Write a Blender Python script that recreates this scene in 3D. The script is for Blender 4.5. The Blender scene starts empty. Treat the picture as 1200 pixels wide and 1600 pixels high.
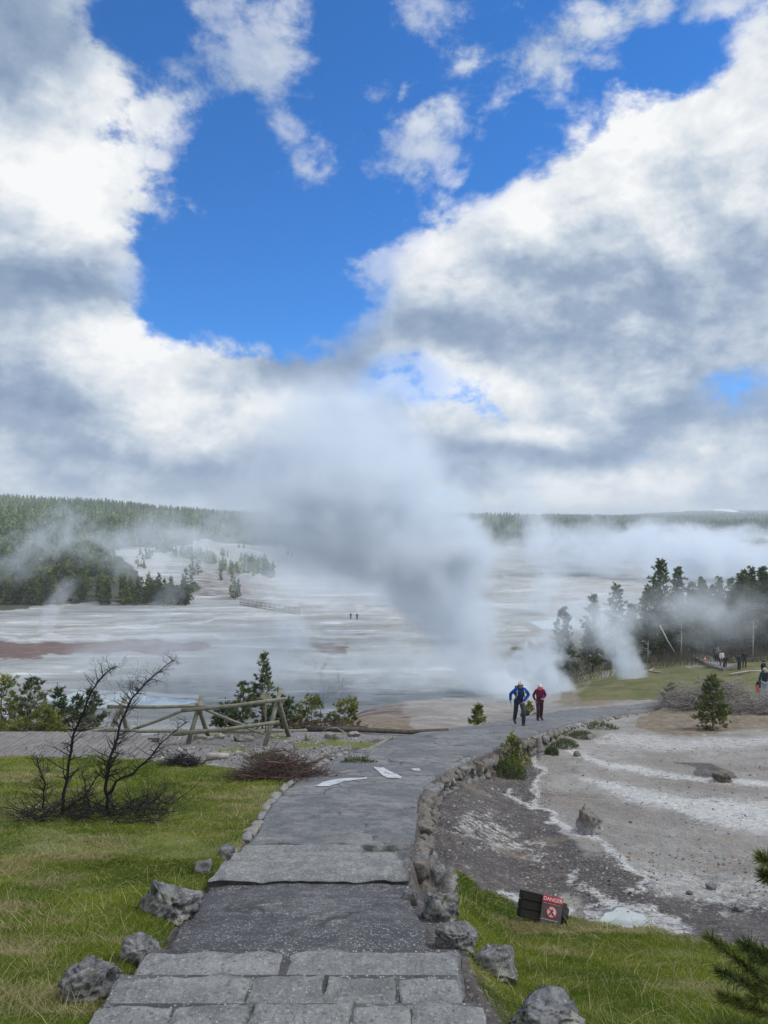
import bpy, bmesh, math, random
import numpy as np
from mathutils import Vector, Matrix
random.seed(7)
RNG = np.random.default_rng(11)
sc = bpy.context.scene
COL = sc.collection
F = 1155.0; HX = 600.0; HY = 815.0          # focal length and horizon, in pixels of the photograph

# ------------------------------------------------------------------ helpers
def tag(o, label=None, cat=None, group=None, kind=None):
    if label: o['label'] = label
    if cat: o['category'] = cat
    if group: o['group'] = group
    if kind: o['kind'] = kind
    return o

def link(name, me, m=None, parent=None, loc=None):
    o = bpy.data.objects.new(name, me); COL.objects.link(o)
    if m is not None and me is not None:
        for mm in (m if isinstance(m, (list, tuple)) else [m]): me.materials.append(mm)
    if parent is not None: o.parent = parent
    if loc is not None: o.location = loc
    return o

def empty(name, loc=(0, 0, 0), rz=0.0):
    o = bpy.data.objects.new(name, None); COL.objects.link(o)
    o.empty_display_size = 0.2; o.location = loc; o.rotation_euler = (0, 0, rz)
    return o

def copy_tree(o, parent=None):
    c = o.copy(); COL.objects.link(c)
    if parent is not None: c.parent = parent
    for ch in list(o.children): copy_tree(ch, c)
    return c

def mesh_np(name, V, Fc, smooth=True, attrs=None):
    """V (n,3); Fc list of face arrays (k,3) or (k,4)"""
    me = bpy.data.meshes.new(name)
    V = np.asarray(V, np.float32)
    if not isinstance(Fc, list): Fc = [Fc]
    Fc = [np.asarray(f, np.int32) for f in Fc if len(f)]
    nl = sum(f.size for f in Fc); nf = sum(len(f) for f in Fc)
    me.vertices.add(len(V)); me.vertices.foreach_set('co', V.ravel())
    me.loops.add(nl); me.polygons.add(nf)
    me.loops.foreach_set('vertex_index', np.concatenate([f.ravel() for f in Fc]))
    tot = np.concatenate([np.full(len(f), f.shape[1], np.int32) for f in Fc])
    st = np.concatenate([[0], np.cumsum(tot)[:-1]]).astype(np.int32)
    me.polygons.foreach_set('loop_start', st); me.polygons.foreach_set('loop_total', tot)
    me.polygons.foreach_set('use_smooth', np.full(nf, smooth))
    me.update(calc_edges=True)
    for k, a in (attrs or {}).items():
        a = np.asarray(a, np.float32)
        if a.ndim == 1:
            at_ = me.attributes.new(k, 'FLOAT', 'POINT'); at_.data.foreach_set('value', a)
        else:
            at_ = me.attributes.new(k, 'FLOAT_COLOR', 'POINT')
            if a.shape[1] == 3: a = np.concatenate([a, np.ones((len(a), 1), np.float32)], 1)
            at_.data.foreach_set('color', a.ravel())
    me.validate()
    return me

class MB:
    """collects vertices and faces for one mesh object"""
    def __init__(s): s.V = []; s.F = []; s.mi = []
    def add(s, V, Fs, mi=0):
        n = len(s.V); s.V += [tuple(v) for v in V]
        for f in Fs: s.F.append(tuple(i + n for i in f)); s.mi.append(mi)
    def tube(s, pts, rad, n=6, cap=True, mi=0):
        pts = [Vector(p) for p in pts]
        if not isinstance(rad, (list, tuple)): rad = [rad] * len(pts)
        V = []; Fs = []; up = None
        for i, p in enumerate(pts):
            t = (pts[min(i + 1, len(pts) - 1)] - pts[max(i - 1, 0)])
            t = t.normalized() if t.length > 1e-9 else Vector((0, 0, 1))
            if up is None: up = Vector((0, 0, 1)) if abs(t.z) < 0.9 else Vector((1, 0, 0))
            a = t.cross(up); a = a.normalized() if a.length > 1e-6 else t.orthogonal().normalized()
            b = a.cross(t).normalized(); up = b
            for k in range(n):
                th = 2 * math.pi * k / n
                V.append(p + (a * math.cos(th) + b * math.sin(th)) * rad[i])
        for i in range(len(pts) - 1):
            for k in range(n):
                Fs.append((i * n + k, i * n + (k + 1) % n, (i + 1) * n + (k + 1) % n, (i + 1) * n + k))
        if cap:
            Fs.append(tuple(reversed(range(n)))); Fs.append(tuple((len(pts) - 1) * n + k for k in range(n)))
        s.add(V, Fs, mi)
    def box(s, c, size, R=None, mi=0, jit=0.0):
        hx, hy, hz = [q / 2 for q in size]
        V = [Vector((x, y, z)) for x in (-hx, hx) for y in (-hy, hy) for z in (-hz, hz)]
        if jit: V = [v + Vector([random.uniform(-jit, jit) for _ in range(3)]) for v in V]
        if R is not None: V = [R @ v for v in V]
        V = [v + Vector(c) for v in V]
        s.add(V, [(0, 1, 3, 2), (4, 6, 7, 5), (0, 4, 5, 1), (2, 3, 7, 6), (0, 2, 6, 4), (1, 5, 7, 3)], mi)
    def mesh(s, name, smooth=True):
        me = bpy.data.meshes.new(name); me.from_pydata(s.V, [], s.F); me.update()
        me.polygons.foreach_set('use_smooth', [smooth] * len(me.polygons))
        if any(s.mi): me.polygons.foreach_set('material_index', s.mi)
        return me
    def build(s, name, m, parent=None, smooth=True, loc=None):
        return link(name, s.mesh(name, smooth), m, parent, loc)

# value noise -------------------------------------------------------
def _h(ix, iy, iz, seed):
    n = (ix.astype(np.int64) * 374761393 + iy.astype(np.int64) * 668265263 + iz.astype(np.int64) * 2147483647 + seed * 1274126177) & 0xffffffff
    n = ((n ^ (n >> 13)) * 1274126177) & 0xffffffff
    return ((n ^ (n >> 16)) & 0xffffff) / float(0xffffff)
def vnoise(x, y, z=None, seed=0):
    x = np.asarray(x, float); y = np.asarray(y, float)
    z = np.zeros_like(x) if z is None else np.asarray(z, float)
    ix, iy, iz = np.floor(x), np.floor(y), np.floor(z)
    fx, fy, fz = x - ix, y - iy, z - iz
    fx, fy, fz = [f * f * (3 - 2 * f) for f in (fx, fy, fz)]
    r = 0
    for a in (0, 1):
        for b in (0, 1):
            for c in (0, 1):
                w = (fx if a else 1 - fx) * (fy if b else 1 - fy) * (fz if c else 1 - fz)
                r = r + w * _h(ix + a, iy + b, iz + c, seed)
    return r
def fbm(x, y, z=None, oct=4, seed=0):
    s = 0; a = 0.5; t = 0
    for i in range(oct):
        s = s + a * vnoise(np.asarray(x) * 2**i, np.asarray(y) * 2**i, None if z is None else np.asarray(z) * 2**i, seed + i); t += a; a *= 0.5
    return s / t
def sstep(a, b, x):
    t = np.clip((np.asarray(x, float) - a) / (b - a), 0, 1); return t * t * (3 - 2 * t)

# ------------------------------------------------------------------ materials
def newmat(name):
    m = bpy.data.materials.new(name); m.use_nodes = True
    nt = m.node_tree; nt.nodes.clear()
    return m, nt
class NT:
    """tiny node graph writer"""
    def __init__(s, nt): s.nt = nt; s.N = nt.nodes; s.L = nt.links
    def n(s, typ, **kw):
        nd = s.N.new(typ)
        for k, v in kw.items(): setattr(nd, k, v)
        return nd
    def put(s, sock, v):
        if isinstance(v, bpy.types.NodeSocket): s.L.new(v, sock)
        elif v is not None:
            if isinstance(v, (tuple, list)) and len(v) == 3 and sock.type == 'RGBA': v = (*v, 1)
            sock.default_value = v
    def math(s, op, a, b=None, c=None, clamp=False):
        nd = s.n('ShaderNodeMath', operation=op, use_clamp=clamp)
        s.put(nd.inputs[0], a); s.put(nd.inputs[1], b); s.put(nd.inputs[2], c)
        return nd.outputs[0]
    def vmath(s, op, a, b=None, scale=None):
        nd = s.n('ShaderNodeVectorMath', operation=op)
        s.put(nd.inputs[0], a); s.put(nd.inputs[1], b)
        if scale is not None: s.put(nd.inputs['Scale'], scale)
        return nd.outputs['Value'] if op in ('LENGTH', 'DOT_PRODUCT', 'DISTANCE') else nd.outputs['Vector']
    def noise(s, vec, scale, detail=4, rough=0.55, dist=0.0, out='Fac', dim='3D'):
        nd = s.n('ShaderNodeTexNoise', noise_dimensions=dim)
        s.put(nd.inputs['Vector'], vec); nd.inputs['Scale'].default_value = scale
        nd.inputs['Detail'].default_value = detail; nd.inputs['Roughness'].default_value = rough
        nd.inputs['Distortion'].default_value = dist
        return nd.outputs[out]
    def ss(s, v, a, b, lo=0.0, hi=1.0):
        nd = s.n('ShaderNodeMapRange', interpolation_type='SMOOTHSTEP')
        s.put(nd.inputs['Value'], v); s.put(nd.inputs['From Min'], a); s.put(nd.inputs['From Max'], b)
        s.put(nd.inputs['To Min'], lo); s.put(nd.inputs['To Max'], hi)
        return nd.outputs['Result']
    def mix(s, f, a, b, blend='MIX'):
        nd = s.n('ShaderNodeMix', data_type='RGBA', blend_type=blend)
        s.put(nd.inputs['Factor'], f); s.put(nd.inputs[6], a); s.put(nd.inputs[7], b)
        return nd.outputs[2]
    def attr(s, name, out='Fac'): return s.n('ShaderNodeAttribute', attribute_name=name).outputs[out]
    def pos(s): return s.n('ShaderNodeNewGeometry').outputs['Position']
    def obj(s): return s.n('ShaderNodeTexCoord').outputs['Object']
    def bump(s, h, strength=0.5, dist=0.02):
        nd = s.n('ShaderNodeBump'); nd.inputs['Strength'].default_value = strength; nd.inputs['Distance'].default_value = dist
        s.L.new(h, nd.inputs['Height']); return nd.outputs['Normal']
    def out(s, col, rough=0.85, normal=None, spec=0.3, metal=0.0, alpha=None, trans=0.0, subs=0.0):
        p = s.n('ShaderNodeBsdfPrincipled'); o = s.n('ShaderNodeOutputMaterial')
        s.put(p.inputs['Base Color'], col); s.put(p.inputs['Roughness'], rough); s.put(p.inputs['Specular IOR Level'], spec)
        s.put(p.inputs['Metallic'], metal)
        if normal is not None: s.L.new(normal, p.inputs['Normal'])
        s.L.new(p.outputs[0], o.inputs[0]); return p

def mat_simple(name, col, rough=0.8, var=0.25, scale=8.0, bump=0.3, bdist=0.01, col2=None, spec=0.3, rnd=0.0):
    """two-tone noisy material in object space"""
    m, nt = newmat(name); g = NT(nt); v = g.obj()
    n1 = g.noise(v, scale, 5, 0.6); n2 = g.noise(v, scale * 6, 3, 0.6)
    c2 = col2 or tuple(c * (1 - var) * 0.8 for c in col)
    f = g.ss(n1, 0.35, 0.65)
    c = g.mix(f, col, c2)
    c = g.mix(g.ss(n2, 0.4, 0.7, 0.0, 0.4), c, tuple(q * 0.6 for q in col))
    if rnd:
        oi = g.n('ShaderNodeObjectInfo').outputs['Random']
        hs = g.n('ShaderNodeHueSaturation'); g.L.new(c, hs.inputs['Color'])
        g.put(hs.inputs['Value'], g.math('MULTIPLY_ADD', oi, rnd, 1 - rnd / 2)); 
        g.put(hs.inputs['Hue'], g.math('MULTIPLY_ADD', oi, rnd * 0.06, 0.5 - rnd * 0.03)); c = hs.outputs[0]
    g.out(c, rough, g.bump(g.math('ADD', n1, g.math('MULTIPLY', n2, 0.5)), bump, bdist), spec)
    return m

def pal_attr_mat(name, rough=0.8, spec=0.2, translucent=0.0):
    """colour comes from the 'col' attribute (per leaf / blade variation)"""
    m, nt = newmat(name); g = NT(nt)
    c = g.attr('col', 'Color')
    p = g.out(c, rough, None, spec)
    if translucent:
        t = g.n('ShaderNodeBsdfTranslucent'); g.L.new(c, t.inputs['Color'])
        mx = g.n('ShaderNodeMixShader'); mx.inputs[0].default_value = translucent
        g.L.new(p.outputs[0], mx.inputs[1]); g.L.new(t.outputs[0], mx.inputs[2])
        o = [x for x in g.N if x.type == 'OUTPUT_MATERIAL'][0]; g.L.new(mx.outputs[0], o.inputs[0])
    return m

# ------------------------------------------------------------------ the lie of the land
# height below the eye (m) against distance ahead (m), along sight lines at several bearings
P_KN = [(0.3, 1.6), (2.0, 2.05), (3.4, 2.5), (4.0, 2.72), (4.35, 2.87), (4.7, 3.0), (5.3, 3.14), (6.3, 3.42), (8.0, 3.95), (9.0, 4.10), (9.4, 4.17),
        (10.5, 4.4), (12.9, 4.84), (16.7, 5.56), (21.5, 6.42), (26, 7.3), (29, 7.96), (33, 8.85), (38, 9.77), (43, 10.6), (60, 13.5)]
def pdrop(y): return np.interp(y, [k[0] for k in P_KN], [k[1] for k in P_KN])
nearP = [k for k in P_KN if k[0] <= 12.9]
T1 = [(0.3, 1.6), (2, 2.08), (4, 2.77), (5.3, 3.2), (7, 3.74), (8.2, 4.15), (9.2, 4.6), (10.5, 4.92), (14, 5.5), (17, 6.0), (20, 6.5), (22, 6.85), (26, 7.55)]
T2 = [(0.3, 1.6), (2, 2.1), (4, 2.88), (5.5, 3.5), (7, 4.2), (9.5, 5.15), (14.3, 5.95), (20, 6.95), (26, 7.85), (29, 8.32), (32, 8.9)]
COLS = [
 (-900, nearP + [(17, 5.5), (20, 6.05), (24, 7.5), (40, 15), (80, 26), (230, 26), (300, 21), (500, 5), (900, -20), (1500, -46), (3000, -46), (9000, -20)]),
 (-200, nearP + [(17, 5.5), (20, 6.1), (24, 7.5), (40, 15), (80, 26), (228, 26), (300, 20), (500, 5), (900, -15), (1500, -45), (3000, -45), (9000, -20)]),
 (0, nearP + [(17, 5.55), (20, 6.1), (24, 7.5), (40, 15), (80, 26), (228, 26), (300, 21), (500, 7), (900, -12), (1400, -42), (3000, -40), (9000, -20)]),
 (170, nearP + [(17, 5.55), (20, 6.1), (22, 6.55), (24, 6.95), (27, 8.4), (40, 15), (82, 26), (235, 26), (300, 23), (500, 12), (900, -4), (1500, -36), (3000, -36), (9000, -20)]),
 (300, nearP + [(17, 5.6), (20, 6.1), (22, 6.5), (24, 6.82), (26, 7.2), (29, 8.7), (36, 13), (86, 26), (245, 26), (330, 22), (500, 17), (900, 6), (1600, -18), (3000, -24), (9000, -20)]),
 (450, nearP + [(16.7, 5.56), (20, 6.15), (22, 6.5), (24, 6.82), (26, 7.2), (30, 9.0), (60, 19), (92, 26), (600, 26), (900, 20), (1500, 0), (2200, -18), (4000, -20), (9000, -20)]),
 (560, nearP[:8] + [(7.5, 3.9), (9, 4.5), (10.5, 4.8), (12.9, 5.1), (17.5, 5.9), (21.5, 6.5), (26, 7.3), (34, 9.2), (44, 11.4), (54, 13.6), (70, 19), (98, 26), (650, 26), (900, 22), (1500, 0), (2200, -16), (4000, -20), (9000, -20)]),
 (650, T1[:9] + [(17, 6.0), (21.5, 6.55), (26, 7.35), (34, 9.15), (45, 11.3), (58, 13.7), (70, 18), (100, 26), (700, 26), (900, 22), (1500, 0), (2200, -19), (4000, -20), (9000, -20)]),
 (720, T1 + [(29, 8.1), (34, 9.2), (45, 11.2), (60, 14.0), (72, 18.5), (102, 26), (700, 26), (900, 22), (1500, 0), (2200, -18), (4000, -20), (9000, -20)]),
 (800, T2[:9] + [(29, 8.3), (33, 9.1), (40, 10.5), (50, 12.5), (62, 15), (80, 20.5), (105, 26), (700, 26), (900, 22), (1500, 0), (2200, -16), (4000, -18), (9000, -20)]),
 (900, T2 + [(38, 10.0), (44, 10.9), (60, 14.0), (80, 17.5), (100, 20.5), (115, 22.5), (140, 26), (600, 26), (900, 22), (1500, 1), (2500, -16), (4000, -18), (9000, -20)]),
 (1000, T2 + [(38, 9.9), (44, 10.8), (60, 13.1), (80, 16.3), (100, 19), (130, 23), (170, 26), (600, 26), (1000, 19), (1800, 2), (2500, -10), (4200, -34), (6000, -58), (9000, -60)]),
 (1100, T2 + [(36, 9.4), (43, 10.3), (60, 12.9), (80, 16.0), (100, 18.3), (150, 23.5), (200, 26), (600, 26), (1000, 18), (1800, 2), (2500, -8), (4200, -50), (6000, -98), (9000, -90)]),
 (1200, T2 + [(36, 9.4), (43, 10.2), (60, 12.9), (80, 15.9), (100, 18.0), (150, 23), (200, 26), (600, 26), (1000, 18), (1800, 0), (2500, -12), (4200, -50), (6000, -88), (9000, -90)]),
 (2100, T2 + [(36, 9.2), (43, 10.0), (60, 12.4), (80, 14.9), (100, 17.0), (150, 22), (200, 25), (600, 26), (1000, 16), (1800, -4), (2500, -18), (4200, -50), (6000, -80), (9000, -90)]),
]
LY = np.linspace(math.log(0.3), math.log(9000), 700)
TT = np.linspace(-1.3, 1.3, 261)
_tab = np.stack([np.interp(LY, np.log([k[0] for k in c]), [k[1] for k in c]) for _, c in COLS], 1)
_ct = np.array([(c[0] - HX) / F for c in COLS])
TAB = np.stack([np.interp(TT, _ct, row) for row in _tab], 0)
def _sm(A, k, ax):
    w = np.hanning(2 * k + 3)[1:-1]; w /= w.sum()
    P = np.pad(A, [(k, k) if i == ax else (0, 0) for i in range(2)], mode='edge')
    return np.apply_along_axis(lambda v: np.convolve(v, w, 'valid'), ax, P)
TAB = _sm(_sm(TAB, 4, 0), 2, 1)

def base_drop(x, y):
    x = np.asarray(x, float); y = np.asarray(y, float)
    ye = np.maximum(np.maximum(y, np.abs(x) / 1.29), 0.31)
    t = np.clip(x / ye, -1.299, 1.299)
    fy = np.clip((np.log(ye) - LY[0]) / (LY[1] - LY[0]), 0, len(LY) - 1.001); ft = (t - TT[0]) / (TT[1] - TT[0])
    iy = fy.astype(int); it = ft.astype(int); a = fy - iy; b = ft - it
    return (TAB[iy, it] * (1 - a) * (1 - b) + TAB[iy + 1, it] * a * (1 - b) + TAB[iy, it + 1] * (1 - a) * b + TAB[iy + 1, it + 1] * a * b)

def P_at(py):
    """distance at which the path is seen at picture row py"""
    ys = np.linspace(3.0, 60, 4000); r = HY + F * pdrop(ys) / ys
    return float(np.interp(-py, -r, ys))
EDGE_L = [(130, 1660), (178, 1600), (205, 1550), (245, 1500), (275, 1440), (322, 1385), (365, 1335), (398, 1300), (428, 1250), (458, 1222), (496, 1196), (540, 1176), (600, 1156), (665, 1142), (742, 1132), (800, 1122), (852, 1113), (905, 1106), (960, 1103), (1050, 1099.5), (1110, 1098)]
EDGE_R = [(800, 1660), (760, 1600), (735, 1550), (690, 1500), (668, 1440), (640, 1385), (640, 1335), (646, 1300), (655, 1252), (662, 1228), (690, 1205), (728, 1186), (778, 1166), (822, 1148), (862, 1137), (900, 1127), (942, 1119), (985, 1113.5), (1025, 1108), (1062, 1104), (1110, 1101.5)]
def w_of(px, y): return (px - HX) / F * y
def _edge(E):
    out = []
    for px, py in E:
        y = P_at(py); out.append((w_of(px, y), y))
    return np.array(out)
EL, ER = _edge(EDGE_L), _edge(EDGE_R)
EL[-2:, 1] = [46.5, 48]; ER[-2:, 1] = [41.8, 42.2]
for E_, PX_ in ((EL, EDGE_L), (ER, EDGE_R)):
    for i in (-2, -1): E_[i, 0] = w_of(PX_[i][0], E_[i, 1])
def resample(P, n):
    s = np.concatenate([[0], np.cumsum(np.hypot(*np.diff(P, axis=0).T))]); return s
# both edges share the same parameter (index), refined
def lerp_edge(E, n):
    i = np.linspace(0, len(E) - 1, n)
    # Catmull-Rom through the points
    k = np.clip(i.astype(int), 0, len(E) - 2); t = (i - k)[:, None]
    p0 = E[np.maximum(k - 1, 0)]; p1 = E[k]; p2 = E[k + 1]; p3 = E[np.minimum(k + 2, len(E) - 1)]
    return 0.5 * ((2 * p1) + (-p0 + p2) * t + (2 * p0 - 5 * p1 + 4 * p2 - p3) * t**2 + (-p0 + 3 * p1 - 3 * p2 + p3) * t**3)
NPATH = 620
LL = lerp_edge(EL, NPATH); RR = lerp_edge(ER, NPATH)
POLY = np.concatenate([LL[::6], RR[::-6]])
def poly_sd(x, y, poly):
    """signed distance to a polygon (positive inside)"""
    x = np.asarray(x, float); y = np.asarray(y, float)
    poly = np.asarray(poly, float)
    if x.size < 700:                       # few points: all the sides at once
        q = np.roll(poly, -1, 0); X_, Y_ = x.ravel()[:, None], y.ravel()[:, None]; e = q - poly; L2 = (e**2).sum(1) + 1e-12
        t = np.clip(((X_ - poly[:, 0]) * e[:, 0] + (Y_ - poly[:, 1]) * e[:, 1]) / L2, 0, 1)
        dd = np.sqrt(((X_ - poly[:, 0] - t * e[:, 0])**2 + (Y_ - poly[:, 1] - t * e[:, 1])**2).min(1))
        c = ((poly[:, 1] > Y_) != (q[:, 1] > Y_)) & (X_ < e[:, 0] * (Y_ - poly[:, 1]) / (e[:, 1] + 1e-15) + poly[:, 0])
        return np.where(c.sum(1) % 2 == 1, dd, -dd).reshape(x.shape)
    d = np.full(x.shape, 1e18); ins = np.zeros(x.shape, bool)
    n = len(poly)
    for i in range(n):
        ax, ay = poly[i]; bx, by = poly[(i + 1) % n]
        ex, ey = bx - ax, by - ay; L2 = ex * ex + ey * ey + 1e-12
        t = np.clip(((x - ax) * ex + (y - ay) * ey) / L2, 0, 1)
        d = np.minimum(d, (x - ax - t * ex)**2 + (y - ay - t * ey)**2)
        c = (ay > y) != (by > y)
        with np.errstate(divide='ignore', invalid='ignore'):
            ins ^= c & (x < (bx - ax) * (y - ay) / (by - ay + 1e-15) + ax)
    return np.where(ins, 1, -1) * np.sqrt(d)
def line_d(x, y, pts):
    d = np.full(np.shape(x), 1e18)
    for (ax, ay), (bx, by) in zip(pts[:-1], pts[1:]):
        ex, ey = bx - ax, by - ay; L2 = ex * ex + ey * ey + 1e-12
        t = np.clip(((x - ax) * ex + (y - ay) * ey) / L2, 0, 1)
        d = np.minimum(d, (x - ax - t * ex)**2 + (y - ay - t * ey)**2)
    return np.sqrt(d)

def ground_z(x, y, detail=True):
    sh = np.shape(x); x = np.atleast_1d(np.asarray(x, float)); y = np.atleast_1d(np.asarray(y, float))
    z = -base_drop(x, y)
    r = np.hypot(x, y)
    if detail:
        z = z + (fbm(x * 0.8, y * 0.8, oct=3, seed=3) - 0.5) * 0.22 * sstep(2, 10, r) * sstep(300, 60, r)
        z = z + (fbm(x * 4, y * 4, oct=3, seed=5) - 0.5) * 0.07 * sstep(40, 12, r)
        z = z + (fbm(x * 0.12, y * 0.12, oct=3, seed=6) - 0.5) * 1.1 * sstep(30, 60, r) * sstep(150, 80, r)
        z = z + (fbm(x * 0.02, y * 0.02, oct=3, seed=8) - 0.5) * 9 * sstep(260, 600, r)
        z = z + (fbm(x * 0.0025, y * 0.0025, oct=4, seed=9) - 0.5) * 26 * sstep(1200, 2600, r)
    m = (y > 1.5) & (y < 50) & (r < 60)
    if m.any():
        sd = poly_sd(x[m], y[m], POLY)
        w = sstep(-0.16, -0.02, sd)
        zz = z[m]; zp = -pdrop(y[m]) - 0.10
        z[m] = zz * (1 - w) + zp * w
    return z.reshape(sh)
def gz(x, y): return float(ground_z(np.array([x]), np.array([y]))[0])
def at(px, y): 
    """a point on the ground at distance y seen in picture column px"""
    x = w_of(px, y); return Vector((x, y, gz(x, y)))
def on(px, py, y0=2.5, y1=400):
    """the first ground point seen at picture point (px, py)"""
    ys = np.exp(np.linspace(math.log(y0), math.log(y1), 600)); xs = (px - HX) / F * ys
    rows = HY - F * ground_z(xs, ys) / ys
    k = np.argmax(rows <= py) if (rows <= py).any() else len(ys) - 1
    return Vector((xs[k], ys[k], ground_z(xs[k:k+1], ys[k:k+1])[0]))
def pt(px, py, y): return Vector(((px - HX) / F * y, y, (HY - py) / F * y))
# ------------------------------------------------------------------ camera
cam = bpy.data.cameras.new('camera'); co = bpy.data.objects.new('camera', cam); COL.objects.link(co)
co.location = (0, 0, 0); co.rotation_euler = (math.radians(90), 0, 0)
cam.sensor_fit = 'VERTICAL'; cam.sensor_height = 36.0; cam.sensor_width = 27.0; cam.lens = 36.0 * F / 1600.0
cam.shift_y = 15 / 1600.0; cam.clip_start = 0.05; cam.clip_end = 30000
sc.camera = co
sc.view_settings.view_transform = 'Standard'; sc.view_settings.look = 'None'; sc.view_settings.gamma = 1.0
sc.view_settings.exposure = 0.0

# ------------------------------------------------------------------ sky
SUN_EL, SUN_AZ = math.radians(48), math.radians(80)   # azimuth clockwise from the view direction (+Y)
w = bpy.data.worlds.new('World'); sc.world = w; w.use_nodes = True
w.node_tree.nodes.clear(); g = NT(w.node_tree)
sky = g.n('ShaderNodeTexSky', sky_type='NISHITA', sun_disc=False)
sky.sun_elevation = SUN_EL; sky.sun_rotation = SUN_AZ; sky.altitude = 2300; sky.air_density = 1.0; sky.dust_density = 0.3; sky.ozone_density = 2.5
bluesky = g.mix(1.0, sky.outputs[0], (0.30, 1.08, 1.82), 'MULTIPLY')
tc = g.n('ShaderNodeTexCoord').outputs['Generated']
sep = g.n('ShaderNodeSeparateXYZ'); g.L.new(tc, sep.inputs[0])
az = g.math('ARCTAN2', sep.outputs[0], sep.outputs[1])
el = g.math('ARCSINE', sep.outputs[2])
cmb = g.n('ShaderNodeCombineXYZ'); g.L.new(az, cmb.inputs[0]); g.L.new(el, cmb.inputs[1])
AE = cmb.outputs[0]
# wobble the bearings so that the cloud masses have no clean outline
wob = g.noise(tc, 3.2, 4, 0.6, out='Color'); wob = g.vmath('SUBTRACT', wob, (0.5, 0.5, 0.5)); wob = g.vmath('MULTIPLY', wob, (0.16, 0.16, 0.0))
AEW = g.vmath('ADD', AE, wob)
def blob(px, py, rx, ry, rot=0.0):
    a = math.atan((px - HX) / F); e = math.atan((HY - py) / F * math.cos(a)); ca = math.cos(a)
    rx = rx / F * ca * ca; ry = ry / F * math.cos(e)**2
    mp = g.n('ShaderNodeMapping', vector_type='TEXTURE'); g.L.new(AEW, mp.inputs[0])
    mp.inputs['Location'].default_value = (a, e, 0); mp.inputs['Rotation'].default_value = (0, 0, math.radians(rot)); mp.inputs['Scale'].default_value = (rx, ry, 1)
    gr = g.n('ShaderNodeTexGradient', gradient_type='SPHERICAL'); g.L.new(mp.outputs[0], gr.inputs[0])
    return gr.outputs['Fac']
def total(lst, start=0.0):
    s = start
    for wgt, *b in lst: s = g.math('MULTIPLY_ADD', blob(*b), wgt, s)
    return s
# (weight, picture x, y, half width, half height, tilt)
COVER = [
 (1.1, 10, 60, 260, 200, 0), (0.9, 120, 290, 300, 200, 10), (1.1, 10, 420, 340, 220, 0), (0.40, 330, 150, 190, 80, 8), (0.36, 440, 80, 110, 170, 8),
 (0.40, 630, 140, 110, 170, 30), (0.36, 480, 250, 110, 100, 20), (0.3, 680, 245, 70, 100, -30), (0.36, 760, 120, 150, 100, 10), (0.42, 890, 90, 180, 100, 12), (0.42, 1010, 10, 200, 80, 0), (0.3, 575, 340, 60, 60, 0),
 (1.2, 1140, 260, 360, 250, 30), (1.05, 920, 360, 340, 200, 28), (1.0, 1150, 420, 360, 280, 0), (0.8, 700, 480, 230, 150, 12), (0.8, 900, 520, 360, 150, 0),
 (1.1, 120, 610, 440, 150, 0), (1.0, 430, 590, 230, 110, 0), (1.1, 300, 720, 640, 130, 0), (1.0, 950, 700, 600, 150, 0), (0.6, 1100, 560, 280, 100, 0),
 (-1.5, 400, 410, 240, 170, 0), (-0.5, 500, 220, 150, 120, 0), (-0.8, 370, 250, 110, 120, 0), (-0.6, 560, 350, 120, 90, 0), (-0.6, 620, 595, 130, 45, 0), (-0.8, 1050, 110, 110, 80, 0), (-0.6, 800, 250, 90, 70, 30),
 (-0.9, 1150, 605, 170, 55, 0), (-0.5, 960, 590, 120, 30, 0), (-0.6, 560, 30, 80, 80, 0), (-0.55, 830, 740, 120, 16, 0), (-0.5, 360, 770, 130, 12, 0), (-0.5, 1000, 690, 120, 14, 0), (-0.6, 780, 300, 60, 30, 30), (-0.5, 1090, 720, 140, 14, 0), (-0.5, 720, 770, 120, 10, 0), (-0.6, 220, 40, 120, 60, 0),
]
LIGHT = [  # where the clouds are sunlit (+) or seen from their grey underside (-)
 (-0.55, 20, 70, 220, 170, 0), (0.62, 130, 240, 260, 130, 10), (0.25, 60, 300, 170, 100, 0), (-0.65, 130, 450, 240, 90, 5), (-0.4, 20, 510, 150, 90, 0), (0.3, 60, 400, 120, 50, 0),
 (0.75, 200, 525, 330, 55, -6), (-0.75, 60, 635, 260, 65, 0), (-0.95, 440, 560, 170, 60, 10), (-0.3, 330, 740, 500, 70, 0), (0.5, 360, 640, 220, 60, 0), (0.3, 120, 560, 170, 60, 0),
 (0.55, 960, 230, 260, 130, 28), (0.4, 1150, 200, 200, 130, 0), (0.35, 700, 400, 160, 80, 20), (-0.5, 900, 520, 330, 80, 5), (-0.2, 1180, 470, 200, 120, 0), (-0.75, 1090, 620, 230, 90, 0), (-0.4, 620, 520, 120, 60, 0), (-0.35, 900, 690, 260, 25, 0), (0.45, 300, 600, 120, 40, 10), (-0.35, 250, 700, 260, 30, 0), (0.3, 750, 560, 200, 30, 0),
 (0.9, 690, 610, 190, 40, 0), (0.45, 1000, 740, 300, 40, 0), (0.35, 760, 300, 200, 60, 30), (0.5, 880, 645, 240, 45, 8), (-0.75, 740, 705, 150, 55, 0), (-0.3, 560, 640, 150, 100, 0), (0.55, 880, 775, 350, 30, 0), (-0.3, 1150, 740, 200, 50, 0), (0.5, 1130, 685, 180, 35, 0), (0.5, 200, 785, 250, 18, 0), (0.4, 1000, 720, 120, 30, 0),
]
cv = total(COVER, -0.05); lt = total(LIGHT, 0.0)
st = g.vmath('MULTIPLY', tc, (1.0, 1.0, 1.5))
n1 = g.noise(st, 4.4, 9, 0.66, 0.15)
up = g.vmath('ADD', st, (0.03, -0.01, 0.06)); n1b = g.noise(up, 4.4, 6, 0.66, 0.15)
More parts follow.
